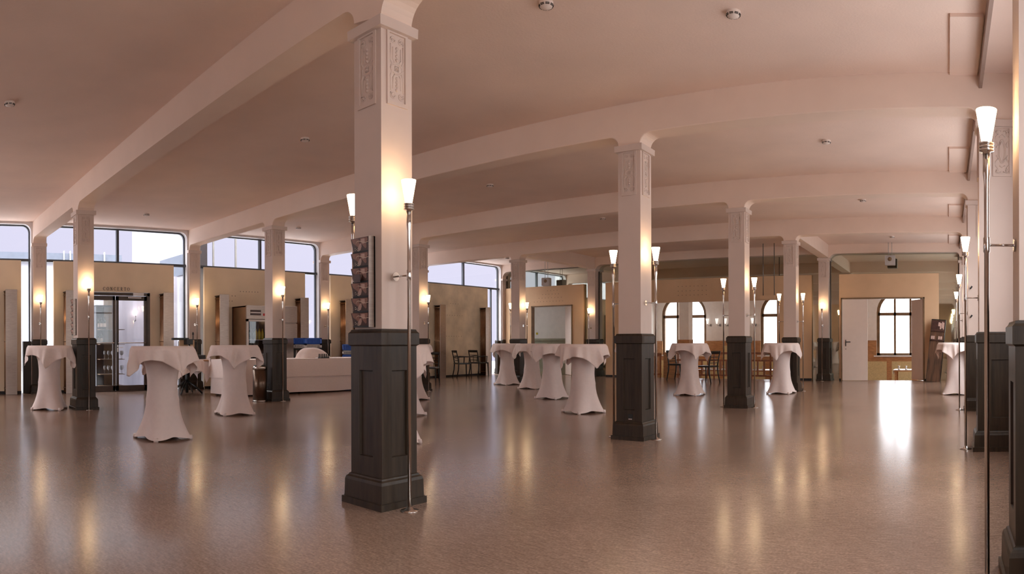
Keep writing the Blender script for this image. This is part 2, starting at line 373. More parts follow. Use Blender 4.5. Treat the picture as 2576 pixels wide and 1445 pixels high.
# ------------------------------------------------------------------ columns
def ornament(kind):
    """relief for one face, drawn in (u, w) with w from 0 to 0.5 and placed on the face y = -HS looking to -y"""
    o = MB(); W2 = 0.095
    yb = 0.0
    def T(pts, r_=0.0055, closed=False): o.tube([(u, yb, w) for u, w in pts], r_, 6, closed)
    # raised frame plate
    o.box(-W2, -W2 + 0.022, -0.012, 0.004, 0, 0.5); o.box(W2 - 0.022, W2, -0.012, 0.004, 0, 0.5)
    o.box(-W2 + 0.022, W2 - 0.022, -0.012, 0.004, 0, 0.028); o.box(-W2 + 0.022, W2 - 0.022, -0.012, 0.004, 0.488, 0.5)
    if kind == 'scroll':
        def spiral(cu, cw, sgn, flip):
            p = []
            for i in range(26):
                t_ = i / 25.0; a = 2 * PI * 1.6 * t_; r_ = 0.004 + 0.022 * t_
                p.append((cu + sgn * r_ * math.cos(a), cw + flip * r_ * math.sin(a)))
            return p
        for sx in (-1, 1):
            T(spiral(sx * 0.036, 0.445, -sx, 1), 0.0055); T(spiral(sx * 0.036, 0.072, -sx, -1), 0.0055)
            T([(sx * 0.058, 0.10), (sx * 0.060, 0.20), (sx * 0.045, 0.225), (sx * 0.052, 0.26), (sx * 0.045, 0.29), (sx * 0.060, 0.31), (sx * 0.058, 0.42)], 0.006)
            T([(sx * 0.036, 0.115), (sx * 0.036, 0.195), (sx * 0.022, 0.215)], 0.004)
            T([(sx * 0.036, 0.40), (sx * 0.036, 0.32), (sx * 0.022, 0.30)], 0.004)
        for k in range(4):
            for z0 in (0.11, 0.315):
                o.lathe([(0.001, -0.012), (0.011, -0.004), (0.013, 0.004), (0.006, 0.012), (0.001, 0.014)], (0, 0, z0 + 0.026 * k), 8)
        ring = [(0.05 * math.cos(2 * PI * i / 20) * (1 + 0.15 * math.cos(4 * PI * i / 20)), 0.258 + 0.036 * math.sin(2 * PI * i / 20)) for i in range(20)]
        T(ring, 0.006, True)
        T([(-0.016, 0.242), (0.016, 0.242), (0.016, 0.274), (-0.016, 0.274)], 0.004, True)
        o.lathe([(0.012, -0.008), (0.010, 0), (0.001, 0.006)], (0, -0.002, 0.258), 8)
    else:
        for rr_ in ((0.036, 0.12), (0.024, 0.10)):
            T([(rr_[0] * math.cos(2 * PI * i / 28), 0.255 + rr_[1] * math.sin(2 * PI * i / 28)) for i in range(28)], 0.006, True)
        for sx in (-1, 1):
            for sw in (-1, 1):
                p = []
                for i in range(30):
                    t_ = i / 29.0; p.append((sx * (0.058 - 0.016 * math.sin(t_ * PI * 3)), 0.255 + sw * (0.04 + 0.17 * t_)))
                T(p, 0.007)
                T([(sx * (0.05 - 0.014 * math.cos(a)), 0.255 + sw * 0.20 + 0.016 * math.sin(a)) for a in [k * PI / 5 for k in range(9)]], 0.005)
            T([(sx * 0.01, 0.05), (sx * 0.04, 0.04), (sx * 0.06, 0.07)], 0.006)
            T([(sx * 0.01, 0.46), (sx * 0.04, 0.47), (sx * 0.06, 0.44)], 0.006)
        T([(-0.03, 0.40), (0, 0.425), (0.03, 0.40)], 0.006); T([(-0.03, 0.11), (0, 0.09), (0.03, 0.11)], 0.006)
    return o
def dado_mesh(ax, ay, ylo=0.0):
    """body with a recessed panel on each face, mouldings and plinth; half sides ax, ay are those of the shaft"""
    d = MB(); e_ = 0.020
    bx, by = ax + e_, ay + e_
    for face in range(4):
        hw = bx if face % 2 == 0 else by; off = by if face % 2 == 0 else bx
        pw = hw * 0.44; zz0, zz1, pz0, pz1 = 0.17, 1.12, 0.34, 0.93
        k = len(d.v)
        out = [(-hw, zz0), (hw, zz0), (hw, zz1), (-hw, zz1)]; inn = [(-pw, pz0), (pw, pz0), (pw, pz1), (-pw, pz1)]
        i2 = [(-pw + 0.006, pz0 + 0.006), (pw - 0.006, pz0 + 0.006), (pw - 0.006, pz1 - 0.006), (-pw + 0.006, pz1 - 0.006)]
        v = [(u, -off, z) for u, z in out] + [(u, -off, z) for u, z in inn] + [(u, -off + 0.016, z) for u, z in i2]
        f = []
        for j in range(4):
            q = (j + 1) % 4; f += [(j, q, q + 4, j + 4), (j + 4, q + 4, q + 8, j + 8)]
        f.append((8, 9, 10, 11)); d.add(v, f)
        d.xf(Matrix.Rotation(face * PI / 2, 4, 'Z'), k)
    return d
def plinth(ax, ay):
    return MB().sq([(0.069, 0), (0.069, 0.045), (0.055, 0.047), (0.052, 0.165), (0.046, 0.185), (0.034, 0.195), (0.030, 0.205), (0.020, 0.21)], ax, ay)
def dcap(ax, ay):
    return MB().sq([(0.020, 1.095), (0.026, 1.10), (0.034, 1.105), (0.034, 1.185), (0.022, 1.198), (0.018, 1.21), (0.002, 1.213)], ax, ay)
mesh_cache = {}
def cached(key, fn):
    if key not in mesh_cache: mesh_cache[key] = fn()
    return mesh_cache[key]
def place(me, name, parent, loc=(0, 0, 0)):
    o = bpy.data.objects.new(name, me); COL.objects.link(o); o.parent = parent; o.location = loc; return o
def column(x, y, label, ax=HS, ay=HS, kind='scroll', dz=0.0, faces=(0, 1, 2, 3), cat='column', zt=ZCAP):
    c = thing('column', label, cat, (x, y, 0), 0, 'square columns of the hall')
    key = (ax, ay)
    place(cached(('dado',) + key, lambda: dado_mesh(ax, ay).mesh('dado', MT['dado'])), 'dado', c)
    place(cached(('pl',) + key, lambda: plinth(ax, ay).mesh('plinth', MT['dado'])), 'plinth', c)
    place(cached(('dc',) + key, lambda: dcap(ax, ay).mesh('dado_cap', MT['dado'])), 'dado_cap', c)
    place(cached(('sh', dz, zt) + key, lambda: MB().sq([(0, 1.205), (0, zt + dz - 0.03)], ax, ay).mesh('shaft', MT['white'])), 'shaft', c)
    place(cached(('cp', zt) + key, lambda: MB().sq([(0.004, zt - 0.075), (0.032, zt - 0.070), (0.034, zt - 0.002), (0.030, zt), (0, zt)], ax, ay).mesh('capital', MT['white'])), 'capital', c, (0, 0, dz))
    def orn():
        m_ = MB()
        for fc in faces:
            o = ornament(kind); off = ay if fc % 2 == 0 else ax
            o.xf(Matrix.Translation((0, -off, zt - 0.575)))
            o.xf(Matrix.Rotation(fc * PI / 2, 4, 'Z')); m_.add(o.v, o.f, False)
            m_.sm[-len(o.f):] = o.sm
        return m_.mesh('relief_ornament', MT['white'])
    place(cached(('or', kind, faces, zt) + key, orn), 'relief_ornament', c, (0, 0, dz))
    return c

names_a = ['nearest white column, dark dado, brochure rack on its left face, at centre left',
           'white column with dark dado and a floor socket low on its dado, between two lit poles, right of centre',
           'middle-distance white column with dark dado between the two round tables right of centre',
           'white column half behind the rightmost free-standing round table, before the back wall',
           'slim white column set in the back wall mirrors beside the closed door leaf, lamp on its front']
names_b = ['white column at the far left with a brochure rack on its edge, left of the glass door',
           'white column beside the dark waste bin at the buffet table',
           'white column mostly hidden behind the nearest column, lit by a pole lamp on its right',
           'white column behind the cluster of four round tables, lit poles on both sides',
           'slim white column set in the back wall just right of the open white doorway']
colA = []; colB = []
for i in range(5):
    last = i == 4
    colA.append(column(XA, ROW[i], names_a[i], kind='oval' if last else 'scroll', dz=-0.055 if i == 0 else 0, zt=ZCAP if not last else 3.48))
    colB.append(column(XB, ROW[i], names_b[i], kind='oval' if last else 'scroll', zt=ZCAP if not last else 3.48))
names_w = ['leftmost white wall column in the window wall, behind the leftmost round table',
           'white wall column right of the glass door in the window wall',
           'white wall column in the window wall above the stacked blue racks',
           'white wall column of the window wall mostly hidden behind a free-standing column',
           'white corner pilaster where the window wall meets the back wall']
for i in range(5):
    column(XW, ROW[i], names_w[i], kind='oval', faces=(0, 1))
names_g = ['column cut by the right picture edge, white with dark panelled dado',
           'wide white pilaster of the right wall with oval relief, second from the right edge',
           'brightly daylit white pilaster on the right wall, third from the right edge',
           'narrow visible white pilaster on the right wall behind two pole lamps',
           'farthest white pilaster of the right wall at the back wall, beside the leaning board']
for i in range(5):
    column(XG, ROW[i], names_g[i], ax=0.235, ay=HS, kind='oval', faces=(0, 3))
# sockets
def socket(c, x, z, side=-1):
    s = MB().box(x - 0.028, x + 0.028, -HS - 0.027, -HS - 0.020, z - 0.028, z + 0.030).build('socket', 'blackmatt', c)
    MB().box(x - 0.022, x + 0.022, -HS - 0.031, -HS - 0.026, z - 0.030, z - 0.022).build('socket_cover', 'sticker', s)
socket(colA[1], 0.02, 0.265); socket(colB[1], -0.03, 0.265)

# ------------------------------------------------------------------ west wall: windows above, panels below
XP = -14.68
def rounded_top(a, b_, z0, z1, r_):
    return [(a, z0)] + arc(a + r_, z1 - r_, r_, PI, PI / 2) + arc(b_ - r_, z1 - r_, r_, PI / 2, 0) + [(b_, z0)]
for i in range(6):
    ya, yb = allrows[i] + HS, allrows[i + 1] - HS
    w = sthing('window_%d' % wi, (-14.84, 0, 0)); wi += 1
    ins = 0.035
    inner = rounded_top(ya + ins, yb - ins, 0.0, 3.80, 0.17)
    outer = [(ya, 0), (ya, ZC)] + [(yb, ZC), (yb, 0)]
    poly = outer + list(reversed(inner))
    MB().prism(poly, -0.06, 0.16, 'x').build('window_surround', 'frame_white', w)
    fr = MB(); t_ = 0.03
    in2 = rounded_top(ya + ins + t_, yb - ins - t_, 0.0, 3.80 - t_, 0.15)
    fr.prism([inner[0]] + inner[1:-1] + [inner[-1]] + list(reversed(in2)), -0.03, 0.03, 'x')
    ym = (ya + yb) / 2
    fr.box(-0.03, 0.05, ym - 0.03, ym + 0.03, 3.0, 3.78).box(-0.04, 0.08, ya + 0.03, yb - 0.03, 2.97, 3.03)
    for yy in (ya + 0.42, yb - 0.42): fr.box(-0.03, 0.03, yy - 0.02, yy + 0.02, 0, 2.98)
    fr.build('window_frame', 'mullion', w)
    MB().box(-0.004, 0.004, ya + 0.04, yb - 0.04, 0.0, 3.79).build('pane', 'glass', w)
struct(MB().box(-15.0, -14.72, YS, SOUTH[0], 0, ZC).build('wall_west', 'panel'))
# dark parapets at the foot of the glass strips beside the wall columns
for i in range(5):
    struct(MB().box(-14.82, -14.70, ROW[i] - 0.36, ROW[i] - 0.17, 0, 1.17).build('trim_%d' % (21 + i), 'dado'))
def wall_panel(name, x0, x1, y0, y1, z1, opening, m_, axis):
    """sand panel with an optional opening (a0, a1, z)"""
    p = MB()
    if axis == 'x':
        if opening: a0, a1, zo = opening; p.box(x0, x1, y0, a0, 0, z1).box(x0, x1, a1, y1, 0, z1).box(x0, x1, a0, a1, zo, z1)
        else: p.box(x0, x1, y0, y1, 0, z1)
    else:
        if opening: a0, a1, zo = opening; p.box(x0, a0, y0, y1, 0, z1).box(a1, x1, y0, y1, 0, z1).box(a0, a1, y0, y1, zo, z1)
        else: p.box(x0, x1, y0, y1, 0, z1)
    return struct(p.build(name, m_))
wp = [(SOUTH[1] + 0.35, 2.70, None, 'panel_west'), (3.45, 6.39, (4.07, 5.77, 2.31), 'panel_west'),  # unseen southernmost bay left unpanelled to let in more daylight
      (7.21, 10.20, None, 'panel_west'), (11.06, 14.28, None, 'panel_west'), (14.90, 17.79, None, 'concrete')]
for k, (a, b_, op, m_) in enumerate(wp):
    wall_panel('wall_west_panel', XP - 0.07, XP, a, b_, 2.985, op, m_, 'x')
    bb = MB()
    if op: bb.box(XP - 0.005, XP + 0.012, a, op[0], 0, 0.06).box(XP - 0.005, XP + 0.012, op[1], b_, 0, 0.06)
    else: bb.box(XP - 0.005, XP + 0.012, a, b_, 0, 0.06)
    struct(bb.build('baseboard_west_%d' % (k + 1), 'blackmatt'))
# tie holes in the panels
def holes(label, pts, plane, axis):
    h = MB()
    for a, z in pts:
        if axis == 'x': h.add([(plane + 0.002, a + 0.012 * math.cos(t_), z + 0.012 * math.sin(t_)) for t_ in [k * PI / 4 for k in range(8)]], [tuple(range(8))])
        else: h.add([(a + 0.012 * math.cos(t_), plane - 0.002, z + 0.012 * math.sin(t_)) for t_ in [k * PI / 4 for k in range(8)]], [tuple(reversed(range(8)))])
    o = h.build('wall_hole_pattern', 'letters'); struct(o)
holes('', [(8.22 + 0.085 * k, 2.42) for k in range(7)] + [(7.98, 2.30), (8.07, 2.30), (7.90, 2.17), (7.98, 2.17)], XP, 'x')
holes('', [(15.9 + 0.12 * k, 2.38) for k in range(4)] + [(15.5 + 0.12 * k, 2.0) for k in range(9)] + [(15.7 + 0.12 * k, 1.32) for k in range(7)], XP, 'x')

# radiators
def radiator():
    r_ = thing('tall_radiator', '', 'radiator', (0, 0, 0))
    p = MB()
    for k in range(5): MB().lathe([(0.021, 0.03), (0.021, 2.27)], (0.033 + 0.05 * k, 0.03, 0), 12).build('pipe', 'pipe', r_)
    for z in (0.12, 1.15, 2.20): MB().box(0.01, 0.26, 0.004, 0.09, z, z + 0.02).build('pipe_bracket', 'pipe', r_)
    MB().box(0.0, 0.27, 0.0, 0.10, 2.27, 2.285).build('top_plate', 'blackmatt', r_)
    MB().box(0.262, 0.275, 0.0, 0.26, 0.0, 2.31).build('front_plate', 'steel', r_, bevel=0.004)
    MB().box(0.0, 0.262, 0.245, 0.26, 0.0, 2.31).build('side_plate', 'steel', r_)
    return r_
rad0 = radiator()
rads = [(2.30, 'leftmost tall steel radiator, close to the left picture edge'),
        (3.66, 'tall steel radiator half hidden behind the far left column with brochures'),
        (6.01, 'tall steel radiator right of the glass double door'),
        (7.49, 'tall steel radiator left of the glass-door drinks fridge'),
        (9.87, 'tall steel radiator above the upper blue racks, beyond the second fridge'),
        (11.37, 'tall steel radiator just left of the nearest column, above the right blue racks'),
        (15.12, 'tall steel radiator left of the two black armchairs'),
        (17.36, 'tall steel radiator right of the two black armchairs')]
for k, (y, lab) in enumerate(rads):
    if k == 0: rad0.location = (XP, y, 0); rad0['label'] = lab; rad0['group'] = 'tall radiators of the window wall'; o = rad0
    else: dup(rad0, (XP, y, 0), None, lab, 'tall radiators of the window wall')

# double glass door with lettering above
D = sthing('door_1', (XP - 0.02, 4.92, 0)); hw = 0.845
MB().box(-0.04, 0.05, -hw, -hw + 0.07, 0, 2.30).box(-0.04, 0.05, hw - 0.07, hw, 0, 2.30).box(-0.04, 0.05, -hw, hw, 2.23, 2.30).box(-0.04, 0.04, -hw, hw, 0, 0.02).build('door_frame', 'darkframe', D)
for sx in (-1, 1):
    a, b_ = (-hw + 0.075, -0.012) if sx < 0 else (0.012, hw - 0.075)
    lf = MB().box(-0.02, 0.03, a, a + 0.06, 0.02, 2.22).box(-0.02, 0.03, b_ - 0.06, b_, 0.02, 2.22).box(-0.02, 0.03, a, b_, 0.02, 0.14).box(-0.02, 0.03, a, b_, 2.12, 2.22).build('door_leaf', 'darkframe', D)
    MB().box(0.0, 0.008, a + 0.055, b_ - 0.055, 0.13, 2.13).build('pane', 'doorglass', lf)
    MB().tube([(0.06, a + 0.03, 1.13), (0.075, a + 0.05, 1.13), (0.075, b_ - 0.05, 1.13), (0.06, b_ - 0.03, 1.13)], 0.012).build('push_bar', 'chrome', lf)
MB().box(0.035, 0.07, 0.30, 0.62, 2.17, 2.20).box(0.035, 0.075, 0.42, 0.68, 2.23, 2.30).build('door_closer', 'frame_white', D)
MB().box(0.03, 0.04, 0.03, 0.055, 0.92, 1.08).box(0.03, 0.075, 0.03, 0.05, 1.02, 1.035).box(0.06, 0.075, 0.03, 0.16, 1.02, 1.035).build('door_handle', 'chrome', D)

# lettering CONCERTO in a serif hand
def stroke(m_, p, w0):
    """polyline (u, v) with widths"""
    L = []; R_ = []
    for i, (u, v) in enumerate(p):
        a = p[max(0, i - 1)]; b2 = p[min(len(p) - 1, i + 1)]; d = Vector((b2[0] - a[0], b2[1] - a[1])).normalized()
        w_ = (w0[i] if isinstance(w0, list) else w0) / 2
        L.append((u - d.y * w_, v + d.x * w_)); R_.append((u + d.y * w_, v - d.x * w_))
    for i in range(len(p) - 1):
        q = [L[i], R_[i], R_[i + 1], L[i + 1]]
        m_.add([(0.0, a, b2) for a, b2 in q] + [(0.006, a, b2) for a, b2 in q], [(4, 5, 6, 7), (0, 3, 2, 1), (0, 1, 5, 4), (1, 2, 6, 5), (2, 3, 7, 6), (3, 0, 4, 7)])
def glyph(m_, ch, u0, s):
    th, tn = 0.17, 0.07
    def S(p, w0): stroke(m_, [(u0 + a * s, b2 * s) for a, b2 in p], [x * s for x in w0] if isinstance(w0, list) else w0 * s)
    def serif(x, z, w_=0.30): S([(x - w_ / 2, z), (x + w_ / 2, z)], 0.06)
    if ch in 'CO':
        a0, a1 = (PI * 0.22, PI * 1.78) if ch == 'C' else (0, 2 * PI)
        p = []; ww = []
        for i in range(25):
            a = a0 + (a1 - a0) * i / 24; p.append((0.36 + 0.30 * math.cos(a), 0.5 + 0.45 * math.sin(a))); ww.append(tn + (th - tn) * abs(math.cos(a)) ** 1.5)
        if ch == 'C': ww = [w_ if math.cos(a0 + (a1 - a0) * i / 24) < 0 else tn for i, w_ in enumerate(ww)]
        S(p, ww)
        if ch == 'C': S([(0.60, 0.62), (0.60, 0.95)], tn); S([(0.60, 0.10), (0.60, 0.32)], tn)
        return 0.82
    if ch == 'N':
        S([(0.14, 0), (0.14, 1)], tn); S([(0.14, 0.97), (0.62, 0.03)], th); S([(0.62, 0), (0.62, 1)], tn)
        serif(0.14, 0.03); serif(0.12, 0.97, 0.2); serif(0.62, 0.97); return 0.86
    if ch == 'E':
        S([(0.16, 0), (0.16, 1)], th); S([(0.04, 0.97), (0.56, 0.97)], tn); S([(0.04, 0.03), (0.60, 0.03)], tn); S([(0.16, 0.52), (0.44, 0.52)], tn)
        S([(0.56, 0.99), (0.56, 0.78)], tn); S([(0.60, 0.01), (0.60, 0.24)], tn); S([(0.44, 0.42), (0.44, 0.62)], tn); return 0.74
    if ch == 'R':
        S([(0.16, 0), (0.16, 1)], th); serif(0.16, 0.03, 0.34)
        p = [(0.04, 0.97), (0.32, 0.97), (0.48, 0.90), (0.52, 0.75), (0.48, 0.60), (0.32, 0.52), (0.16, 0.52)]
        S(p, [tn, tn, 0.12, th, 0.12, tn, tn]); S([(0.32, 0.52), (0.56, 0.03), (0.70, 0.03)], [0.12, 0.15, tn]); return 0.80
    if ch == 'T':
        S([(0.34, 0), (0.34, 0.97)], th); S([(0.04, 0.97), (0.64, 0.97)], tn); S([(0.05, 0.99), (0.05, 0.76)], tn); S([(0.63, 0.99), (0.63, 0.76)], tn); serif(0.34, 0.03, 0.34); return 0.76
lt = MB(); u = 0.0
for ch in 'CONCERTO': u += glyph(lt, ch, u, 0.080) * 0.080 + 0.020
tag(lt.build('wall_lettering', 'letters', None, (XP + 0.001, 4.615, 2.345)), 'small grey serif lettering reading CONCERTO above the glass door', 'lettering')

# ------------------------------------------------------------------ outside the window wall and the vestibule behind the glass door
struct(MB().box(-45, -14.95, -12, 34, -0.3, -0.12).build('paving', 'ground'))
bd = thing('neighbouring_building', 'pale low building with a dark roof edge seen outside the left high windows', 'building', (-30, 5.5, -0.12))
MB().box(-4, 0, -9, 4.6, 0, 4.98).build('facade', 'facade', bd)
MB().box(-4.2, 0.2, -9.2, 4.8, 4.98, 5.40).build('roof_edge', 'roofband', bd)
for yy in (1.95, 2.25, 3.9): MB().box(0.22, 0.27, yy, yy + 0.05, 4.4, 5.5).build('railing_post', 'frame_white', bd)
ww = thing('glazed_wing', 'white side wing with a grey framed window outside, beyond the glass door window', 'building', (-15.1, 7.3, -0.12))
MB().box(-5.0, 0, 0, 0.2, 0, 7.5).build('wing_wall', 'facade', ww)
MB().box(-2.6, -0.3, -0.03, 0.0, 3.05, 3.6).box(-4.9, -2.7, -0.03, 0.0, 3.05, 3.45).build('wing_window', 'roofband', ww)
for k, yy in enumerate((7.9, 8.25, 8.62, 9.35)):
    tag(MB().box(-17.04, -17.0, yy, yy + 0.05, -0.12, 5.2).build('awning_post', 'mullion_grey'), 'thin grey post outside the high window above the fridges, ' + ('leftmost', 'second from left', 'third from left', 'rightmost')[k], 'post', 'thin outside posts')
struct(MB().box(-16.9, -14.95, 3.9, 7.1, -0.12, 0.0).build('vestibule_floor', 'ground'))
struct(MB().box(-16.35, -16.30, 5.02, 7.2, 0, 2.9).build('vestibule_partition', 'vest'))
cb = thing('display_cabinet', 'dark tall glass and bottle cabinet behind the left pane of the glass door', 'cabinet', (-15.62, 4.95, 0.0))
MB().box(-0.18, -0.15, -0.24, 0.24, 0, 2.05).box(-0.18, 0.14, -0.26, -0.23, 0, 2.05).box(-0.18, 0.14, -0.26, 0.26, 2.02, 2.05).build('cabinet_body', 'black', cb)
MB().box(-0.16, -0.12, 0.02, 0.40, 0.0, 2.2).build('wooden_side', 'woodbrown', cb)
for z in (0.10, 0.38, 0.74, 1.10, 1.46):
    MB().box(-0.15, 0.36, -0.23, 0.40, z - 0.012, z).build('shelf', 'woodbrown', cb)
wg = MB().lathe([(0.032, 0), (0.03, 0.004), (0.004, 0.01), (0.004, 0.09), (0.02, 0.10), (0.035, 0.13), (0.036, 0.16), (0.028, 0.20), (0.027, 0.20)], n=12, cap=False)
wgo = None
for k in range(14):
    z = (0.38, 0.74)[k % 2]; q = k // 2
    loc = (-15.47 + 0.07 * (q % 3), 4.90 + 0.075 * q, z)
    if wgo is None: wgo = wg.build('wine_glass', 'crystal'); o = wgo
    else: o = wgo.copy(); COL.objects.link(o)
    o.location = loc
    tag(o, 'wine glass, %s on the %s glass shelf behind the glass door' % (('leftmost', 'second from left', 'third from left', 'middle one', 'third from right', 'second from right', 'rightmost')[q], ('lower', 'upper')[k % 2]), 'glass', 'wine glasses behind the glass door')
bt = MB().lathe([(0.036, 0), (0.037, 0.19), (0.03, 0.22), (0.013, 0.25), (0.013, 0.30)], n=12)
bto = None
for k in range(5):
    if bto is None: bto = bt.build('wine_bottle', 'bottle'); o = bto
    else: o = bto.copy(); COL.objects.link(o)
    o.location = (-15.56, 4.76 + 0.085 * (k % 3), (1.46, 1.10)[k // 3])
    if k == 0:
        lb = MB().lathe([(0.0375, 0.06), (0.0375, 0.15)], n=12, cap=False).build('bottle_label', 'sticker', o)
    else:
        l2 = lb.copy(); COL.objects.link(l2); l2.parent = o
    tag(o, 'dark labelled wine bottle, %s, in the cabinet behind the glass door' % ('upper shelf left', 'upper shelf middle', 'upper shelf right', 'lower shelf left', 'lower shelf middle')[k], 'bottle', 'wine bottles behind the glass door')
vs = thing('wall_sconce', 'small lit wall lamp seen through the right pane of the glass door', 'lamp', (-16.29, 5.98, 1.72))
MB().tube([(0, 0, -0.02), (0.08, 0, -0.02), (0.08, 0, 0.12)], 0.010).build('bracket', 'black', vs)
MB().lathe([(0.02, 0.12), (0.05, 0.24)], (0.08, 0, 0), 14).build('lamp_shade', 'door_sconce', vs)

# ------------------------------------------------------------------ back wall: mirrors, sand panels, openings
YP = 18.70
def mirror(x0, x1, z0, z1):
    MB().box(x0, x1, 18.80, 18.84, z0, z1).build('mirror_pane', 'mirror', NW)
NW = sthing('wall_north')
mirror(-14.95, XE, 3.02, ZC)
for a, b_ in ((-14.95, -14.2), (-11.40, -10.50), (-3.92, -3.04), (-0.30, XE)): mirror(a, b_, 0.0, 3.02)
fr = MB()
for a in (-14.62, -11.16, -10.83, -3.67, -3.34, 0.29): fr.box(a - 0.012, a + 0.012, 18.77, 18.80, 0, 3.6)
fr.box(-14.6, -11.15, 18.77, 18.80, 3.585, 3.605)
fr.build('mirror_frame', 'darkframe', NW)
np_ = [(-14.62, -11.37, (-13.47, -11.80, 2.36)), (-10.54, -3.88, (-9.60, -4.85, 2.36)), (-3.08, -0.26, (-3.03, -0.66, 2.35))]
for k, (a, b_, op) in enumerate(np_):
    wall_panel('wall_north_panel', a, b_, YP, YP + 0.09, 3.02, op, 'panel', 'y')
    bb = MB().box(a, op[0], YP - 0.012, YP + 0.001, 0, 0.06).box(op[1], b_, YP - 0.012, YP + 0.001, 0, 0.06)
    struct(bb.build('baseboard_north_%d' % (k + 1), 'blackmatt'))
    jm = sthing('door_%d' % (k + 2), ((op[0] + op[1]) / 2, YP, 0)); w2 = (op[1] - op[0]) / 2
    MB().box(-w2, -w2 + 0.035, -0.03, 0.13, 0, op[2]).box(w2 - 0.035, w2, -0.03, 0.13, 0, op[2]).box(-w2, w2, -0.03, 0.13, op[2] - 0.035, op[2]).build('door_frame', 'woodbrown' if k != 1 else 'panel', jm)
    def leaf(x0, y0, x1, y1, hd=True):
        dx, dy = x1 - x0, y1 - y0; L_ = math.hypot(dx, dy); an = math.atan2(dy, dx)
        l = MB().box(0, L_, -0.02, 0.02, 0.01, op[2] - 0.04); l.xf(Matrix.Translation((x0 - jm.location.x, y0 - YP, 0)) @ Matrix.Rotation(an, 4, 'Z'))
        lo = l.build('door_leaf', 'leaf', jm, bevel=0.003)
        if hd:
            h = MB().box(0.09, 0.11, -0.035, -0.02, 0.98, 1.16).tube([(0.10, -0.03, 1.10), (0.10, -0.07, 1.10), (0.24, -0.07, 1.10)], 0.011)
            h.lathe([(0.018, -0.006), (0.018, 0.006)], (0.10, -0.03, 0.90), 8)
            h.xf(Matrix.Translation((x0 - jm.location.x, y0 - YP, 0)) @ Matrix.Rotation(an, 4, 'Z')); h.build('door_handle', 'blackmatt', lo)
        return lo
    if k == 0: leaf(-11.84, YP + 0.10, -12.45, YP + 0.60, False)
    if k == 1:
        leaf(-4.90, YP + 0.10, -4.98, YP + 0.95, False); leaf(-4.78, YP + 0.16, -4.84, YP + 1.0, False)
        leaf(-9.56, YP + 0.10, -9.50, YP + 0.95, False)
    if k == 2:
        leaf(-2.99, YP + 0.0, -2.27, YP + 0.02); leaf(-0.70, YP + 0.06, -1.05, YP + 0.72, False)
holes('', [(-12.80 + 0.13 * k, 2.86) for k in range(4)] + [(-13.0 + 0.13 * k, 2.74) for k in range(6)] + [(-13.15 + 0.13 * k, 2.62) for k in range(8)] + [(-13.35 + 0.13 * k, 2.50) for k in range(10)], YP, 'y')
holes('', [(-8.0 + 0.13 * k, 2.80) for k in range(8)] + [(-8.0 + 0.13 * k, 2.66) for k in range(8)] + [(-8.0 + 0.13 * k, 2.53) for k in range(8)], YP, 'y')

# ------------------------------------------------------------------ dining rooms beyond
ZN = -0.55; YW = 26.0
struct(MB().box(-15.1, 3.0, 18.98, YW + 0.3, ZN - 0.1, ZN).build('floor_north', 'wood'))
struct(MB().box(-15.1, 3.0, 18.84, 18.98, ZN - 0.1, -0.001).build('step_riser', 'wood'))
struct(MB().box(-15.1, 3.0, 18.98, YW + 0.3, 3.9, 4.1).build('ceiling_north', 'northwall'))
wins = [(-11.90, -9.86), (-7.52, -5.48), (-2.80, -0.76)]
nw = MB(); a0 = -15.1; zs_, zt_ = 0.56, 2.25
for a, b_ in wins:
    nw.box(a0, a, YW, YW + 0.3, ZN, 3.9); nw.box(a, b_, YW, YW + 0.3, ZN, zs_)
    c = (a + b_) / 2; r_ = (b_ - a) / 2
    hl = [(c + r_ * math.cos(t_), zt_ + 0.92 * math.sin(t_)) for t_ in [PI * k / 16 for k in range(17)]]
    nw.prism([(b_, 3.9), (a, 3.9)] + list(reversed(hl)), YW, YW + 0.3)
    a0 = b_
nw.box(a0, 3.0, YW, YW + 0.3, ZN, 3.9)
struct(nw.build('wall_north_dining', 'northwall'))
for a, b_ in wins:
    w = sthing('window_%d' % wi, ((a + b_) / 2, YW + 0.12, zs_)); wi += 1
    r_ = (b_ - a) / 2; z1 = zt_ - zs_; t_ = 0.12
    o_ = [(-r_, 0)] + [(-r_ * math.cos(PI * k / 16), z1 + 0.92 * math.sin(PI * k / 16)) for k in range(17)] + [(r_, 0)]
    i_ = [(-r_ + t_, 0)] + [(-(r_ - t_) * math.cos(PI * k / 16), z1 + (0.92 - t_) * math.sin(PI * k / 16)) for k in range(17)] + [(r_ - t_, 0)]
    fm = MB().prism(o_ + list(reversed(i_)), -0.05, 0.05)
    fm.box(-0.345, -0.265, -0.05, 0.05, 0, z1 + 0.84).box(0.265, 0.345, -0.05, 0.05, 0, z1 + 0.84).box(-r_ + 0.05, r_ - 0.05, -0.05, 0.05, z1 - 0.13, z1 - 0.01).box(-r_, r_, -0.05, 0.05, 0, 0.09)
    fm.build('window_frame', 'woodbrown', w)
    MB().prism(i_, 0.0, 0.008).build('pane', 'glass', w)
    MB().box(-r_ - 0.1, r_ + 0.1, -0.25, -0.05, -0.05, 0.0).build('window_sill', 'porcelain', w)
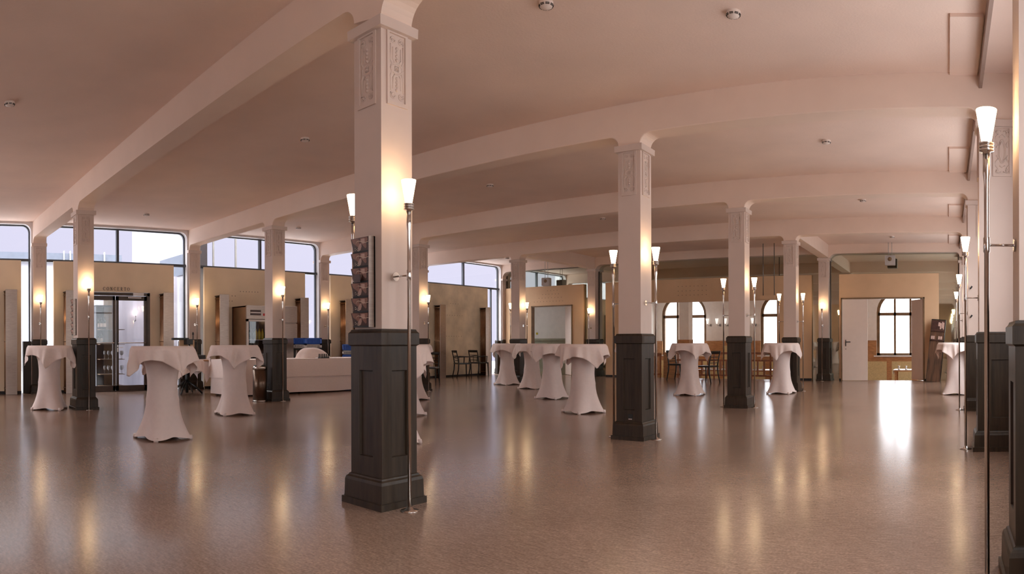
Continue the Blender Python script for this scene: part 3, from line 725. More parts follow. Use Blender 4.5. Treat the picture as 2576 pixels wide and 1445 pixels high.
# ochre panelled wainscot
wn = MB().box(-12.2, 3.0, YW - 0.05, YW, ZN, 0.50); struct(wn.build('wainscot', 'wood'))
for a, b_ in ((-12.15, -11.85), (-9.9, -7.5), (-5.55, -2.8), (-0.8, 2.9)): struct(MB().box(a, b_, YW - 0.05, YW, 0.50, 1.15).build('wainscot', 'wood'))
x = -12.0
k = 30
while x < 2.6:
    under = any(a - 0.30 < x + 0.39 < b_ + 0.30 for a, b_ in wins)
    struct(MB().box(x, x + 0.78, YW - 0.07, YW - 0.045, ZN + 0.12, 0.33 if under else 0.95).build('trim_%d' % k, 'yellowpanel')); x += 0.98; k += 1
struct(MB().box(-12.35, -12.2, 20.6, YW, ZN, 3.9).build('wall_dining_side', 'northwall'))
sw = MB().box(-15.1, -12.2, 20.6, 20.75, ZN, 3.9); struct(sw.build('wall_service', 'northwall'))
struct(MB().box(3.0, 3.1, 18.98, YW + 0.3, ZN, 3.9).build('wall_dining_east', 'northwall'))
struct(MB().box(-15.2, -15.1, 18.98, 20.75, ZN, 3.9).build('wall_service_west', 'northwall'))
struct(MB().box(-10.50, -10.08, 24.6, 25.0, ZN, 3.9).build('dining_pillar', 'northwall'))
struct(MB().box(-10.52, -10.06, 24.58, 25.02, ZN, 1.2).build('pillar_wainscot', 'wood'))
ct = thing('service_counter', 'low olive grey counter in the room beyond the open white doorway', 'counter', (-13.75, 20.30, ZN))
MB().box(-0.75, 0.9, -0.22, 0.28, 0, 1.72).build('counter_body', 'greenish', ct); MB().box(-0.8, 0.95, -0.26, 0.28, 1.72, 1.80).build('counter_top', 'greenish', ct)
MB().box(-1.3, -0.8, 0.0, 0.28, 0, 1.62).build('counter_extension', 'greenish', ct)
ls = MB().box(-14.62, -14.54, 20.585, 20.6, 1.40, 1.48).build('light_switch', 'bottle_yellow'); tag(ls, 'tiny yellow square switch on the white wall beyond the left doorway', 'switch')
# double wall sconces in the dining room
def sconce():
    s = thing('wall_sconce', '', 'lamp')
    MB().lathe([(0.06, -0.02), (0.06, 0.0)], (0, 0, 0), 12).xf(Matrix.Rotation(PI / 2, 4, 'X')).build('wall_plate', 'greycrate', s)
    MB().tube([(0, -0.02, 0), (-0.06, -0.10, -0.03), (-0.10, -0.12, 0.05)], 0.012, 6).build('arm', 'greycrate', s)
    MB().lathe([(0.03, 0), (0.07, 0.22)], (-0.10, -0.12, 0.05), 12).build('lamp_shade', 'sconce', s)
    return s
s0 = sconce()
for k, (xx, lab) in enumerate(((-9.66, 'white wall lamp beside the arched window, leftmost of those on the dining room wall'), (-9.25, 'white wall lamp in the dining room, second from the arched window'), (-8.88, 'white wall lamp in the dining room just left of the middle-distance column'), (-7.72, 'white wall lamp in the dining room just right of the middle-distance column'), (-3.35, 'white wall lamp seen in the gap beside the closed door leaf'))):
    if k == 0: s0.location = (xx, YW, 1.80); s0['label'] = lab; s0['group'] = 'dining room wall lamps'
    else: dup(s0, (xx, YW, 1.80), None, lab, 'dining room wall lamps')
# balustrade along the step
br = thing('wooden_balustrade', 'orange wooden balustrade along the step in the wide opening of the back wall', 'railing', (0, 18.92, 0))
MB().box(-8.15, -4.90, -0.03, 0.03, 0.74, 0.80).build('top_rail', 'rail_wood', br)
MB().box(-8.15, -4.90, -0.02, 0.02, 0.53, 0.58).build('middle_rail', 'rail_wood', br)
MB().box(-8.15, -4.90, -0.02, 0.02, 0.08, 0.13).build('bottom_rail', 'rail_wood', br)
x = -8.1; k = 0
while x < -4.88:
    MB().box(x - 0.022, x + 0.022, -0.022, 0.022, 0.0 if k % 3 == 0 else 0.13, 0.75 if k % 3 == 0 else 0.54).build('baluster', 'rail_wood', br); x += 0.196; k += 1
br2 = thing('wooden_balustrade', 'short wooden balustrade section left of the orange wooden cabinet', 'railing', (0, 18.92, 0))
MB().box(-9.50, -8.68, -0.03, 0.03, 0.66, 0.76).build('top_rail', 'rail_wood', br2); MB().box(-9.50, -8.68, -0.02, 0.02, 0.08, 0.13).build('bottom_rail', 'rail_wood', br2)
for x in (-9.45, -9.26, -9.07, -8.88, -8.71): MB().box(x - 0.022, x + 0.022, -0.022, 0.022, 0, 0.67).build('baluster', 'rail_wood', br2)
pd = thing('wooden_cabinet', 'orange wooden cabinet under the left arched window at the end of the balustrade', 'cabinet', (-8.42, 19.2, ZN))
MB().box(-0.22, 0.22, -0.2, 0.2, 0, 1.30).build('cabinet_body', 'wood', pd); MB().box(-0.24, 0.24, -0.22, 0.22, 1.30, 1.34).build('cabinet_top', 'wood', pd)
# dining tables
def dining_table():
    t_ = thing('dining_table', '', 'table')
    MB().box(-0.75, 0.75, -0.4, 0.4, 0.70, 0.74).build('tabletop', 'wood', t_)
    for sx in (-1, 1):
        for sy in (-1, 1): MB().box(sx * 0.68 - 0.03, sx * 0.68 + 0.03, sy * 0.33 - 0.03, sy * 0.33 + 0.03, 0, 0.70).build('leg', 'wood', t_)
    return t_
dt0 = dining_table()
tabs = [(-7.35, 20.9, 'dining table behind the balustrade, left of the middle-distance column'), (-5.75, 20.9, 'dining table behind the balustrade, right of the middle-distance column'), (-1.0, 21.6, 'dining table at floor level seen through the right doorway')]
dcl = MB().box(-0.76, 0.76, -0.41, 0.41, 0.74, 0.752); dcl.box(-0.765, -0.757, -0.41, 0.41, 0.62, 0.75).box(0.757, 0.765, -0.41, 0.41, 0.62, 0.75)
dc0 = dcl.build('tablecloth', 'porcelain')
nap = MB().lathe([(0.035, 0), (0.04, 0.03), (0.02, 0.07), (0.045, 0.12), (0.005, 0.13)], n=8); nap0 = nap.build('folded_napkin', 'porcelain')
first = True; nfirst = True
ORD = ['leftmost', 'second from left', 'third from left', 'third from right', 'second from right', 'rightmost']; SH = ['left of the middle column', 'right of the middle column', 'seen through the right doorway']
for k, (x, y, lab) in enumerate(tabs):
    if k == 0: dt0.location = (x, y, ZN); dt0['label'] = 'orange wooden ' + lab; dt0['group'] = 'dining tables beyond the step'
    else: dup(dt0, (x, y, ZN), None, 'orange wooden ' + lab, 'dining tables beyond the step')
    if first: o = dc0; first = False
    else: o = dc0.copy(); COL.objects.link(o)
    o.location = (x, y, ZN); tag(o, 'white cloth on the ' + lab, 'tablecloth', 'dining tablecloths')
    for q in range(6):
        if nfirst: o = nap0; nfirst = False
        else: o = nap0.copy(); COL.objects.link(o)
        o.location = (x - 0.58 + 0.23 * q, y - 0.27 + 0.05 * (q % 2), ZN + 0.752); tag(o, 'white folded napkin, ' + ORD[q] + ', on the dining table ' + SH[k], 'napkin', 'napkins on dining tables')

# ------------------------------------------------------------------ tall pole lamps
def pole_lamp():
    """pole at the origin; the bracket runs along +x to the column"""
    l = thing('pole_lamp', '', 'lamp')
    MB().lathe([(0.062, 0), (0.062, 0.006), (0.03, 0.010), (0.016, 0.03)], n=28).build('base_plate', 'chrome', l)
    MB().lathe([(0.0120, 0.01), (0.0120, 1.53), (0.0155, 1.535), (0.0155, 1.60), (0.0120, 1.605), (0.0120, 1.86), (0.0175, 1.90), (0.0175, 2.00)], n=14).build('pole', 'chrome', l)
    c = MB()
    c.lathe([(0.018, 1.99), (0.018, 2.0), (0.036, 2.003), (0.036, 2.010), (0.030, 2.012), (0.030, 2.016), (0.036, 2.018), (0.036, 2.026), (0.030, 2.028), (0.030, 2.032), (0.036, 2.034), (0.036, 2.042), (0.02, 2.046)], n=20)
    c.build('collar', 'chrome', l)
    MB().lathe([(0.0225, 2.043), (0.048, 2.19), (0.0490, 2.197), (0.044, 2.197), (0.02, 2.05)], n=24, cap=True).build('lamp_shade', 'lamp', l)
    b_ = MB().tube([(0.012, 0, 1.567), (0.128, 0, 1.567)], 0.006, 8)
    b_.build('bracket', 'chrome', l)
    MB().lathe([(0.030, 0), (0.030, 0.008)], n=16).xf(Matrix.Translation((0.125, 0, 1.567)) @ Matrix.Rotation(PI / 2, 4, 'Y')).build('wall_disc', 'chrome', l)
    return l
L0 = pole_lamp(); Lfirst = True
DL = 0.276
lamps = []
def lamp(x, y, rz, lab):
    global Lfirst
    if Lfirst: L0.location = (x, y, 0); L0.rotation_euler = (0, 0, rz); L0['label'] = lab; L0['group'] = 'steel pole lamps at the columns'; Lfirst = False
    else: dup(L0, (x, y, 0), rz, lab, 'steel pole lamps at the columns')
# bracket direction: towards the column
la = [('lit pole lamp glowing behind the left edge of the nearest column', 'lit steel pole lamp at the right face of the nearest column'),
      ('lit pole lamp at the left of the column with the low socket', 'lit pole lamp at the right of the column with the low socket'),
      ('lit pole lamp left of the middle-distance column', 'lit pole lamp right of the middle-distance column'),
      ('lit pole lamp left of the column behind the rightmost free-standing table', 'lit pole lamp right of the column behind the rightmost free-standing table')]
lb_ = [('pole lamp at the hidden left face of the far left column with brochures', 'lit pole lamp on the far left column with brochures, left of the glass door'),
       ('pole lamp peeking out left of the column with the waste bin', 'lit pole lamp right of the column with the waste bin'),
       ('pole lamp at the hidden left face of the column behind the nearest column', 'lit pole lamp right of the column mostly hidden behind the nearest column'),
       ('lit pole lamp left of the column behind the cluster of round tables', 'lit pole lamp right of the column behind the cluster of round tables')]
for i in range(4):
    dyy = -0.045 if i == 0 else -0.02
    lamp(XA - DL, ROW[i] + dyy, 0, la[i][0]); lamp(XA + DL + (0.03 if i == 0 else 0), ROW[i] + dyy, PI, la[i][1])
    if i not in (0, 2): lamp(XB - DL, ROW[i], 0, lb_[i][0])
    lamp(XB + DL - 0.03 * (i < 2), ROW[i] + 0.02, PI, lb_[i][1])
lamp(XA - 0.02, ROW[4] - DL, PI / 2, 'lit pole lamp in front of the back wall column beside the closed door leaf')
lamp(XB - 0.02, ROW[4] - DL, PI / 2, 'lit pole lamp in front of the back wall column right of the open white doorway')
lw = ['lit pole lamp on the leftmost wall column, above the leftmost round table', 'lit pole lamp on the wall column right of the glass door', 'lit pole lamp on the wall column above the blue racks']
for i in range(3): lamp(XW + DL, ROW[i] - 0.0, PI, lw[i])
lg = ['large near pole lamp at the right picture edge', 'lit pole lamp on the right wall, second from the right picture edge', 'lit pole lamp on the right wall, third from the right picture edge', 'lit pole lamp on the right wall, farthest and lowest of the row']
for i in range(4): lamp(0.31 - 0.13, ROW[i] - 0.0, 0, lg[i])

# ------------------------------------------------------------------ round standing tables
def cover_mesh(seed, rot):
    nu, nv = 48, 34
    rnd = random.Random(seed)
    def fn(i, j):
        t_ = i / (nv - 1); z = 0.012 + t_ * 1.063
        a = 2 * PI * j / nu
        # four feet at 45 degrees
        c4 = abs(math.cos(2 * (a - rot))) ** 1.8       # 1 at the feet
        if z > 0.80: q = (z - 0.80) / 0.275; rr_ = 0.195 + (0.335 - 0.195) * q ** 1.6
        elif z > 0.45: rr_ = 0.180 + 0.015 * ((z - 0.62) / 0.18) ** 2 * (1 if z > 0.62 else 1.3)
        else: q = (0.45 - z) / 0.45; rr_ = 0.194 + (0.135 * q ** 1.9)
        spread = max(0, (0.62 - z) / 0.62) ** 1.5
        rr_ = rr_ * (1 - 0.24 * spread * (1 - c4)) + 0.022 * spread * c4
        lift = 0.030 * (1 - c4) * max(0, 1 - z / 0.16) ** 1.2
        return (rr_ * math.cos(a), rr_ * math.sin(a), z + lift)
    return MB().grid(fn, nu, nv, True)
def cloth_mesh(seed, rot, s=0.52, R_=0.352):
    rnd = random.Random(seed); nu = 96; nin = 5; nout = 16
    ph = [rnd.uniform(0, 2 * PI) for _ in range(4)]; zt = 1.084
    sx_, sy_ = rnd.uniform(-0.03, 0.03), rnd.uniform(-0.03, 0.03)
    def fn(i, j):
        a = 2 * PI * j / nu; b_ = a - rot
        ca, sa = math.cos(b_), math.sin(b_)
        L_ = min((s + (sx_ if ca > 0 else -sx_)) / max(abs(ca), 1e-6), (s + (sy_ if sa > 0 else -sy_)) / max(abs(sa), 1e-6))
        if i < nin: r_ = R_ * (i + 0.02) / (nin - 0.0); return (r_ * math.cos(a), r_ * math.sin(a), zt)
        t_ = (i - nin) / (nout - 1); d = (L_ - R_) * t_; full = L_ - R_
        corner = max(0, (full - 0.15) / 0.20)
        rip = 0.030 * math.sin(8 * b_ + ph[0]) + 0.018 * math.sin(13 * b_ + ph[1]) + 0.010 * math.sin(21 * b_ + ph[2])
        out = R_ + 0.012 + 0.02 * min(1, d / 0.03) + rip * min(1, d / 0.22) * 1.3 + 0.12 * d * (1 - 0.5 * corner)
        k = corner * min(1, d / 0.3)
        tw = 0.10 * math.sin(4 * b_ + ph[3]) * k
        z = zt - 0.006 * min(1, d / 0.01) - d * 0.965
        return (out * math.cos(a + tw), out * math.sin(a + tw), z)
    return MB().grid(fn, nu, nin + nout, True)
tables = [(-11.12, 2.53, 0.3, 0.5, 'leftmost round standing table, before the far left wall column'),
          (-7.28, 3.02, 0.95, 0.9, 'largest and nearest round standing table, in front of the glass door'),
          (-9.22, 5.05, 0.6, 0.35, 'round standing table before the fridges, left of the waste bin'),
          (-5.60, 5.12, 0.25, 0.6, 'nearest of three round standing tables half hidden behind the nearest column'),
          (-7.50, 7.05, 0.8, 0.2, 'middle one of three round standing tables half hidden behind the nearest column'),
          (-9.40, 9.05, 0.8, 0.9, 'farthest of three round standing tables half hidden behind the nearest column'),
          (-10.85, 13.95, 0.6, 0.3, 'leftmost round standing table of the cluster of four in the middle'),
          (-9.43, 13.10, 0.9, 0.0, 'second from left round standing table of the cluster of four'),
          (-7.44, 11.02, 0.8, 0.55, 'third from left round standing table of the cluster of four'),
          (-5.53, 9.08, 0.35, 0.25, 'front rightmost round standing table of the cluster of four'),
          (-5.32, 13.03, 0.75, 0.0, 'round standing table between the two columns right of centre'),
          (-3.565, 13.97, 0.7, 0.7, 'rightmost free-standing round table before the second wide opening column'),
          (-6.30, 12.45, 0.2, 0.1, 'round standing table peeking out behind the column with the low socket'),
          (0.16, 14.05, 0.7, 0.5, 'round standing table half hidden at the right wall beside the pole lamps')]
for k, (x, y, rc, rt, lab) in enumerate(tables):
    t_ = thing('standing_table', 'white stretch-covered ' + lab, 'table', (x, y, 0), 0, 'round standing tables')
    cover_mesh(k, rc).build('stretch_cover', 'stretch', t_)
    MB().lathe([(0.335, 1.055), (0.345, 1.06), (0.345, 1.078), (0.335, 1.082)], n=40).build('tabletop', 'stretch', t_)
    for q in range(4):
        a = rc + q * PI / 2; rr_ = 0.335
        MB().lathe([(0.026, 0), (0.028, 0.02), (0.022, 0.045)], (rr_ * math.cos(a), rr_ * math.sin(a), 0), 10).build('foot', 'stretch', t_)
    c = cloth_mesh(k + 40, rt).build('tablecloth', 'cloth', None, (x, y, 0), solid=0.002)
    tag(c, 'cloth on the ' + lab.replace('round standing table', 'round table'), 'tablecloth', 'cloths on the standing tables')

# ------------------------------------------------------------------ brochure racks
def brochure_mesh_parts(w, h):
    """front faces -y; origin at bottom centre"""
    return w, h
def brochure(loc, tilt, rz, lab, w=0.185, h=0.100, group=''):
    B = thing('brochure', lab, 'brochure', loc, rz, group); B.rotation_euler = (tilt, 0, rz)
    MB().box(-w / 2, w / 2, -0.004, 0.0, 0, h).build('cover', 'photo_dark', B)
    f = MB()
    def poly(pts, y=-0.005): f.add([(u * w, y, v * h) for u, v in pts], [tuple(range(len(pts)))])
    poly([(-0.45, 0.98), (-0.42, 0.70), (-0.15, 0.35), (-0.05, 0.60), (-0.02, 0.98)])
    f.build('brown_print', 'photo_mid', B)
    f = MB()
    poly([(0.02, 0.97), (0.0, 0.70), (0.12, 0.45), (0.22, 0.22), (0.30, 0.30), (0.34, 0.60), (0.46, 0.80), (0.46, 0.97)])
    f.build('pale_print', 'photo_mid', B)
    f = MB(); poly([(-0.16, 0.12), (-0.22, 0.28), (-0.02, 0.62), (0.06, 0.60), (0.04, 0.40), (-0.06, 0.16)], -0.0055); poly([(0.05, 0.72), (0.14, 0.55), (0.26, 0.6), (0.30, 0.9), (0.10, 0.92)], -0.0055)
    f.build('light_print', 'photo_light', B)
    f = MB().tube([(u * w, -0.005, v * h) for u, v in ((-0.24, 0.62), (-0.19, 0.74), (-0.10, 0.80), (0.02, 0.76), (0.16, 0.66), (0.30, 0.62), (0.46, 0.66))], 0.0022, 5)
    for u, v in ((-0.34, 0.34), (-0.28, 0.24), (-0.36, 0.22), (-0.20, 0.12), (-0.16, 0.18), (-0.14, 0.08), (-0.24, 0.16)):
        f.lathe([(0.001, -0.003), (0.004, 0), (0.001, 0.003)], (u * w, -0.005, v * h), 6)
    f.box(0.02 * w, 0.42 * w, -0.0055, -0.004, 0.07 * h, 0.09 * h)
    f.build('cream_motif', 'photo_curve', B)
    return B
tiers = ['lowest', 'second from the bottom', 'third from the bottom', 'third from the top', 'second from the top', 'topmost']
def rack(x, y, lab, where, z0=1.225, n_=6, step=0.103):
    R_ = thing('brochure_rack', lab, 'rack', (x, y, z0))
    MB().box(-0.10, 0.10, -0.012, 0.0, 0.0, n_ * step).build('back_plate', 'steel', R_)
    MB().box(0.094, 0.100, -0.055, 0.0, 0.0, n_ * step).build('side_plate', 'steel', R_)
    for q in range(n_):
        MB().box(-0.098, 0.094, -0.030, -0.012, q * step, q * step + 0.003).box(-0.098, 0.094, -0.034, -0.031, q * step, q * step + 0.012).build('pocket', 'blackmatt', R_)
        brochure((x - 0.004, y - 0.024, z0 + q * step + 0.004), math.radians(16), 0, tiers[q] + ' brown photo brochure in the rack on the ' + where, group='brochures on the ' + where)
rack(XA - 0.022, ROW[0] - HS, 'grey six-tier brochure rack on the left face of the nearest column', 'nearest column')
rack(XB - 0.045, ROW[0] - HS, 'narrow six-tier brochure rack seen edge-on on the far left column', 'far left column', z0=1.26, step=0.103)
sc_ = MB().box(-0.035, 0.035, -0.003, 0, 0, 0.055).build('small_card', 'photo_dark', None, (XA - 0.055, ROW[0] - HS - 0.050, 1.225 + 0.31)); tag(sc_, 'small dark card tucked in front of a brochure in the rack on the nearest column', 'card')

# ------------------------------------------------------------------ smoke detectors
sm = thing('smoke_detector', '', 'smoke detector')
MB().lathe([(0.058, 0.0), (0.060, -0.022), (0.050, -0.040), (0.020, -0.052), (0.001, -0.054)], n=24, cap=False).build('housing', 'smoke', sm)
sl = MB()
for k in range(8):
    a = 2 * PI * k / 8
    for z, r_ in ((-0.028, 0.0575), (-0.036, 0.0535)):
        b0 = len(sl.v); sl.box(-0.016, 0.016, -0.003, 0.003, z - 0.0022, z + 0.0022); sl.xf(Matrix.Rotation(a, 4, 'Z') @ Matrix.Translation((0, -r_, 0)), b0)
sl.build('vent_slots', 'slot', sm)
dets = [(-7.43, 1.24, 'top left corner'), (-7.30, 5.08, 'left of the nearest column, near'), (-13.1, 5.08, 'above the glass door'), (-13.0, 8.85, 'above the fridges'),
        (-7.30, 8.92, 'right of the nearest column'), (-7.25, 12.75, 'left of the column with the low socket'), (-1.74, 5.24, 'top right, large and complete'), (-3.03, 4.42, 'cut by the top picture edge'),
        (-1.64, 8.92, 'above the right half, middle'), (-1.63, 12.75, 'above the right half, far'), (-13.2, 17.0, 'at the far corner of the window wall'), (-1.45, 17.3, 'nearest the back wall on the right')]
for k, (x, y, lab) in enumerate(dets):
    lab = 'round cream smoke detector on the ceiling, ' + lab
    if k == 0: sm.location = (x, y, ZC); sm['label'] = lab; sm['group'] = 'ceiling smoke detectors'
    else: dup(sm, (x, y, ZC), None, lab, 'ceiling smoke detectors')

# ------------------------------------------------------------------ hanging loudspeakers and pendant bar
def speaker(x, y, z, lab, rz, ztop):
    s = thing('hanging_loudspeaker', lab, 'loudspeaker', (x, y, z), rz)
    MB().sq([(0.0, 0), (0.01, 0.01), (0.01, 0.26), (0.0, 0.27)], 0.13, 0.09).build('cabinet', 'greycrate', s, bevel=0.02)
    MB().lathe([(0.06, 0), (0.055, 0.012), (0.02, 0.014)], n=16).xf(Matrix.Translation((0, -0.095, 0.16)) @ Matrix.Rotation(PI / 2, 4, 'X')).build('driver', 'woodbrown', s)
    MB().tube([(-0.05, 0, 0.26), (-0.05, 0, ztop - z)], 0.008, 6).tube([(0.05, 0, 0.26), (0.05, 0, ztop - z)], 0.008, 6).build('hanger', 'greycrate', s)
speaker(-12.6, 18.35, 2.99, 'grey box loudspeaker hanging before the back wall above the perforated panel', 0.2, ZC)
speaker(-1.60, 18.40, 3.22, 'small grey loudspeaker hanging above the right doorway', 0.0, ZC)
pb = thing('ceiling_rail', 'cream box rail hanging on two thin grey rods before the wide opening', 'rail', (-5.06, 17.9, 0))
MB().box(-0.12, 0.30, -0.03, 0.03, 2.30, 2.40).build('rail_box', 'panel', pb)
for x in (-0.03, 0.29): MB().tube([(x, 0, 2.40), (x, 0, ZC)], 0.012, 8).build('rod', 'mullion_grey', pb)

# ------------------------------------------------------------------ buffet
XF = -12.12
bf = thing('buffet_table', 'long buffet table with a floor-length white pleated skirt before the fridges', 'table', (XF - 0.4, 8.75, 0))
def skirt(i, j, y0, y1, x0, x1, amp, nper, z0, z1):
    pass
def skirt_mesh(hx, hy, z0, z1, amp, step, nv=4, flare=0.0):
    """closed rectangular skirt with soft vertical folds"""
    pts = []; per = []
    L_ = [(-hx, -hy), (hx, -hy), (hx, hy), (-hx, hy)]
    s = 0.0
    for k in range(4):
        a = Vector(L_[k]); b2 = Vector(L_[(k + 1) % 4]); d = b2 - a; n_ = max(6, int(d.length / step)); nrm = Vector((d.y, -d.x)).normalized()
        for i in range(n_): pts.append((a + d * (i / n_), nrm, s + d.length * i / n_, min(1, min(i, n_ - i) / 3)))
        s += d.length
    nu = len(pts)
    def fn(i, j):
        p, nrm, q, e_ = pts[j]; t_ = i / (nv - 1)
        w_ = amp * (0.3 + 0.7 * t_) * (math.sin(q * 9.7) * 0.6 + math.sin(q * 17.3 + 1) * 0.4) * e_ + flare * t_ + 0.004
        return (p.x + nrm.x * w_, p.y + nrm.y * w_, z1 + (z0 - z1) * t_ + 0.008 * math.sin(q * 3.1) * t_)
    return MB().grid(fn, nu, nv, True)
hy = 2.25; hx = 0.40
MB().box(-hx, hx, -hy, hy, 0.735, 0.76).build('tabletop', 'wood', bf)
for sx in (-1, 1):
    for yy in (-hy + 0.1, 0, hy - 0.1): MB().tube([(sx * 0.33, yy, 0), (sx * 0.33, yy, 0.74)], 0.02, 8).build('leg', 'steel', bf)
skirt_mesh(hx, hy, 0.035, 0.75, 0.016, 0.06, flare=0.01).build('table_skirt', 'cloth', bf)
cl = skirt_mesh(hx + 0.012, hy + 0.012, 0.375, 0.768, 0.008, 0.08, flare=0.02); cl.box(-hx - 0.014, hx + 0.014, -hy - 0.014, hy + 0.014, 0.761, 0.769)
tag(cl.build('tablecloth', 'cloth', None, (XF - 0.4, 8.75, 0)), 'half-length white cloth laid over the long buffet table', 'tablecloth')
# small table left of it
st = thing('side_table', 'small table with black pedestal legs at the left end of the buffet', 'table', (-13.35, 6.12, 0))
MB().box(-0.42, 0.42, -0.42, 0.42, 0.725, 0.755).build('tabletop', 'wood', st)
MB().tube([(0, 0, 0.03), (0, 0, 0.73)], 0.035, 10).build('post', 'black', st)
for k in range(4):
    a = PI / 4 + k * PI / 2; MB().tube([(0, 0, 0.30), (0.22 * math.cos(a), 0.22 * math.sin(a), 0.16), (0.36 * math.cos(a), 0.36 * math.sin(a), 0.02)], [0.03, 0.025, 0.02], 8).build('leg', 'black', st)
c = cloth_mesh(91, 0.0, 0.66, 0.44).xf(Matrix.Translation((0, 0, -0.318))); tag(c.build('tablecloth', 'cloth', None, (-13.35, 6.12, 0), solid=0.002), 'linen cloth hanging over the small side table at the end of the buffet', 'tablecloth')
tp = thing('drinks_dispenser', 'black drinks dispenser with white taps on the small side table', 'dispenser', (-13.42, 6.15, 0.768))
MB().box(-0.28, 0.30, -0.34, 0.32, 0, 0.09).build('base', 'blackmatt', tp)
MB().box(-0.06, -0.02, -0.16, 0.20, 0.09, 0.42).build('back_board', 'panel', tp)
MB().box(-0.02, 0.16, -0.06, 0.08, 0.32, 0.44).tube([(0.12, 0.01, 0.09), (0.12, 0.01, 0.34)], 0.02, 8).box(-0.06, 0.02, -0.34, 0.05, 0.42, 0.47).build('tap_head', 'black', tp)
for yy in (-0.03, 0.05): MB().tube([(0.17, yy, 0.30), (0.17, yy, 0.20)], 0.018, 8).build('tap', 'porcelain', tp)
cd_ = thing('candlestick', 'slender black candlestick standing on the dispenser beside the wall column', 'candlestick', (-13.62, 6.40, 0.858))
MB().lathe([(0.05, 0), (0.05, 0.012), (0.012, 0.03), (0.010, 0.25), (0.03, 0.27), (0.012, 0.29), (0.012, 0.45), (0.025, 0.46), (0.015, 0.50), (0.001, 0.52)], n=10).build('stem', 'black', cd_)
MB().tube([(0, -0.09, 0.30), (0, 0.09, 0.30)], 0.008, 6).build('crossbar', 'black', cd_)
# bundled linen with cutlery
hp = MB(); nu, nv = 40, 12
def heap(i, j):
    t_ = i / (nv - 1); a = 2 * PI * j / nu; prof = (1 - t_ ** 3.2)
    rr_ = t_ * (1 + 0.04 * math.sin(7 * a) * t_)
    return (0.22 * rr_ * math.cos(a), 0.47 * rr_ * math.sin(a) - 0.05 * prof, 0.235 * prof * (1 + 0.06 * math.sin(3 * a + 1) * t_))
hp.grid(heap, nu, nv, True)
tag(hp.build('linen_bundle', 'cloth', None, (XF - 0.42, 8.93, 0.77)), 'heap of folded white linen lying on the buffet table', 'linen')
ck = thing('cutlery_tray', 'cutlery tray with dark handles tucked into the white linen heap', 'tray', (XF - 0.12, 8.98, 0.77))
MB().box(-0.05, 0.05, -0.16, 0.16, 0, 0.015).box(0.045, 0.05, -0.16, 0.16, 0, 0.05).build('tray', 'porcelain', ck)
for k in range(6): MB().box(0.051, 0.060, -0.14 + 0.05 * k, -0.115 + 0.05 * k, 0.012, 0.10).build('cutlery_handle', 'black', ck)
wh = MB().tube([(0, -0.14, 0), (0, -0.14, 0.08), (0, 0.02, 0.08), (0.04, 0.12, 0)], 0.009, 6)
tag(wh.build('wire_handle', 'chrome', None, (XF - 0.25, 10.1, 0.768)), 'bent steel wire holder on the right end of the buffet table', 'holder')
# glass racks
def glass_rack(x, y, z, m_, lab, group, h=0.15):
    r_ = thing('glass_rack', lab, 'crate', (x, y, z), 0, group); s = 0.25
    b_ = MB().box(-s, s, -s, s, 0, 0.012)
    for a in (0.0, h - 0.02): b_.box(-s, s, -s, -s + 0.012, a, a + 0.022).box(-s, s, s - 0.012, s, a, a + 0.022).box(-s, -s + 0.012, -s, s, a, a + 0.022).box(s - 0.012, s, -s, s, a, a + 0.022)
    for sx in (-1, 1):
        for sy in (-1, 1): b_.box(sx * (s - 0.03) - 0.03, sx * (s - 0.03) + 0.03, sy * (s - 0.03) - 0.03, sy * (s - 0.03) + 0.03, 0, h)
    b_.build('rack_body', m_, r_)
    g = MB()
    for k in range(12):
        q = -0.19 + 0.38 * k / 11
        g.box(s - 0.010, s - 0.004, q - 0.004, q + 0.004, 0.01, h - 0.01).box(q - 0.004, q + 0.004, -s + 0.004, -s + 0.010, 0.01, h - 0.01)
        g.box(s - 0.03, s - 0.02, q - 0.015, q + 0.015, 0.01, h - 0.01).box(q - 0.015, q + 0.015, -s + 0.02, -s + 0.03, 0.01, h - 0.01)
    g.build('lattice', m_, r_)
tr = thing('black_trolley', 'black trolley carrying the left stack of glass racks behind the buffet', 'trolley', (-13.45, 9.42, 0))
for z in (0.10, 0.94): MB().box(-0.25, 0.25, -0.25, 0.25, z, z + 0.04).build('shelf', 'black', tr)
for sx in (-1, 1):
    for sy in (-1, 1): MB().box(sx * 0.23 - 0.02, sx * 0.23 + 0.02, sy * 0.23 - 0.02, sy * 0.23 + 0.02, 0, 0.95).build('post', 'black', tr)
glass_rack(-13.45, 9.42, 0.98, 'greycrate', 'grey glass rack, lower one of the left stack behind the buffet', 'glass racks of the left stack', 0.10)
glass_rack(-13.45, 9.42, 1.08, 'blue', 'blue glass rack, top of the left stack behind the buffet', 'glass racks of the left stack', 0.155)
zz = 0.0; kinds = [('blue', 0.17), ('greycrate', 0.12), ('blue', 0.17), ('greycrate', 0.12), ('blue', 0.20), ('greycrate', 0.10), ('blue', 0.16)]
ordn = ['bottom', 'second from the bottom', 'third from the bottom', 'fourth from the bottom', 'third from the top', 'second from the top', 'topmost']
for k, (m_, h_) in enumerate(kinds):
    glass_rack(-13.55, 11.02, zz, m_, ('blue' if m_ == 'blue' else 'grey') + ' glass rack, ' + ordn[k] + ' of the right stack beside the nearest column', 'glass racks of the right stack', h_); zz += h_ + 0.006

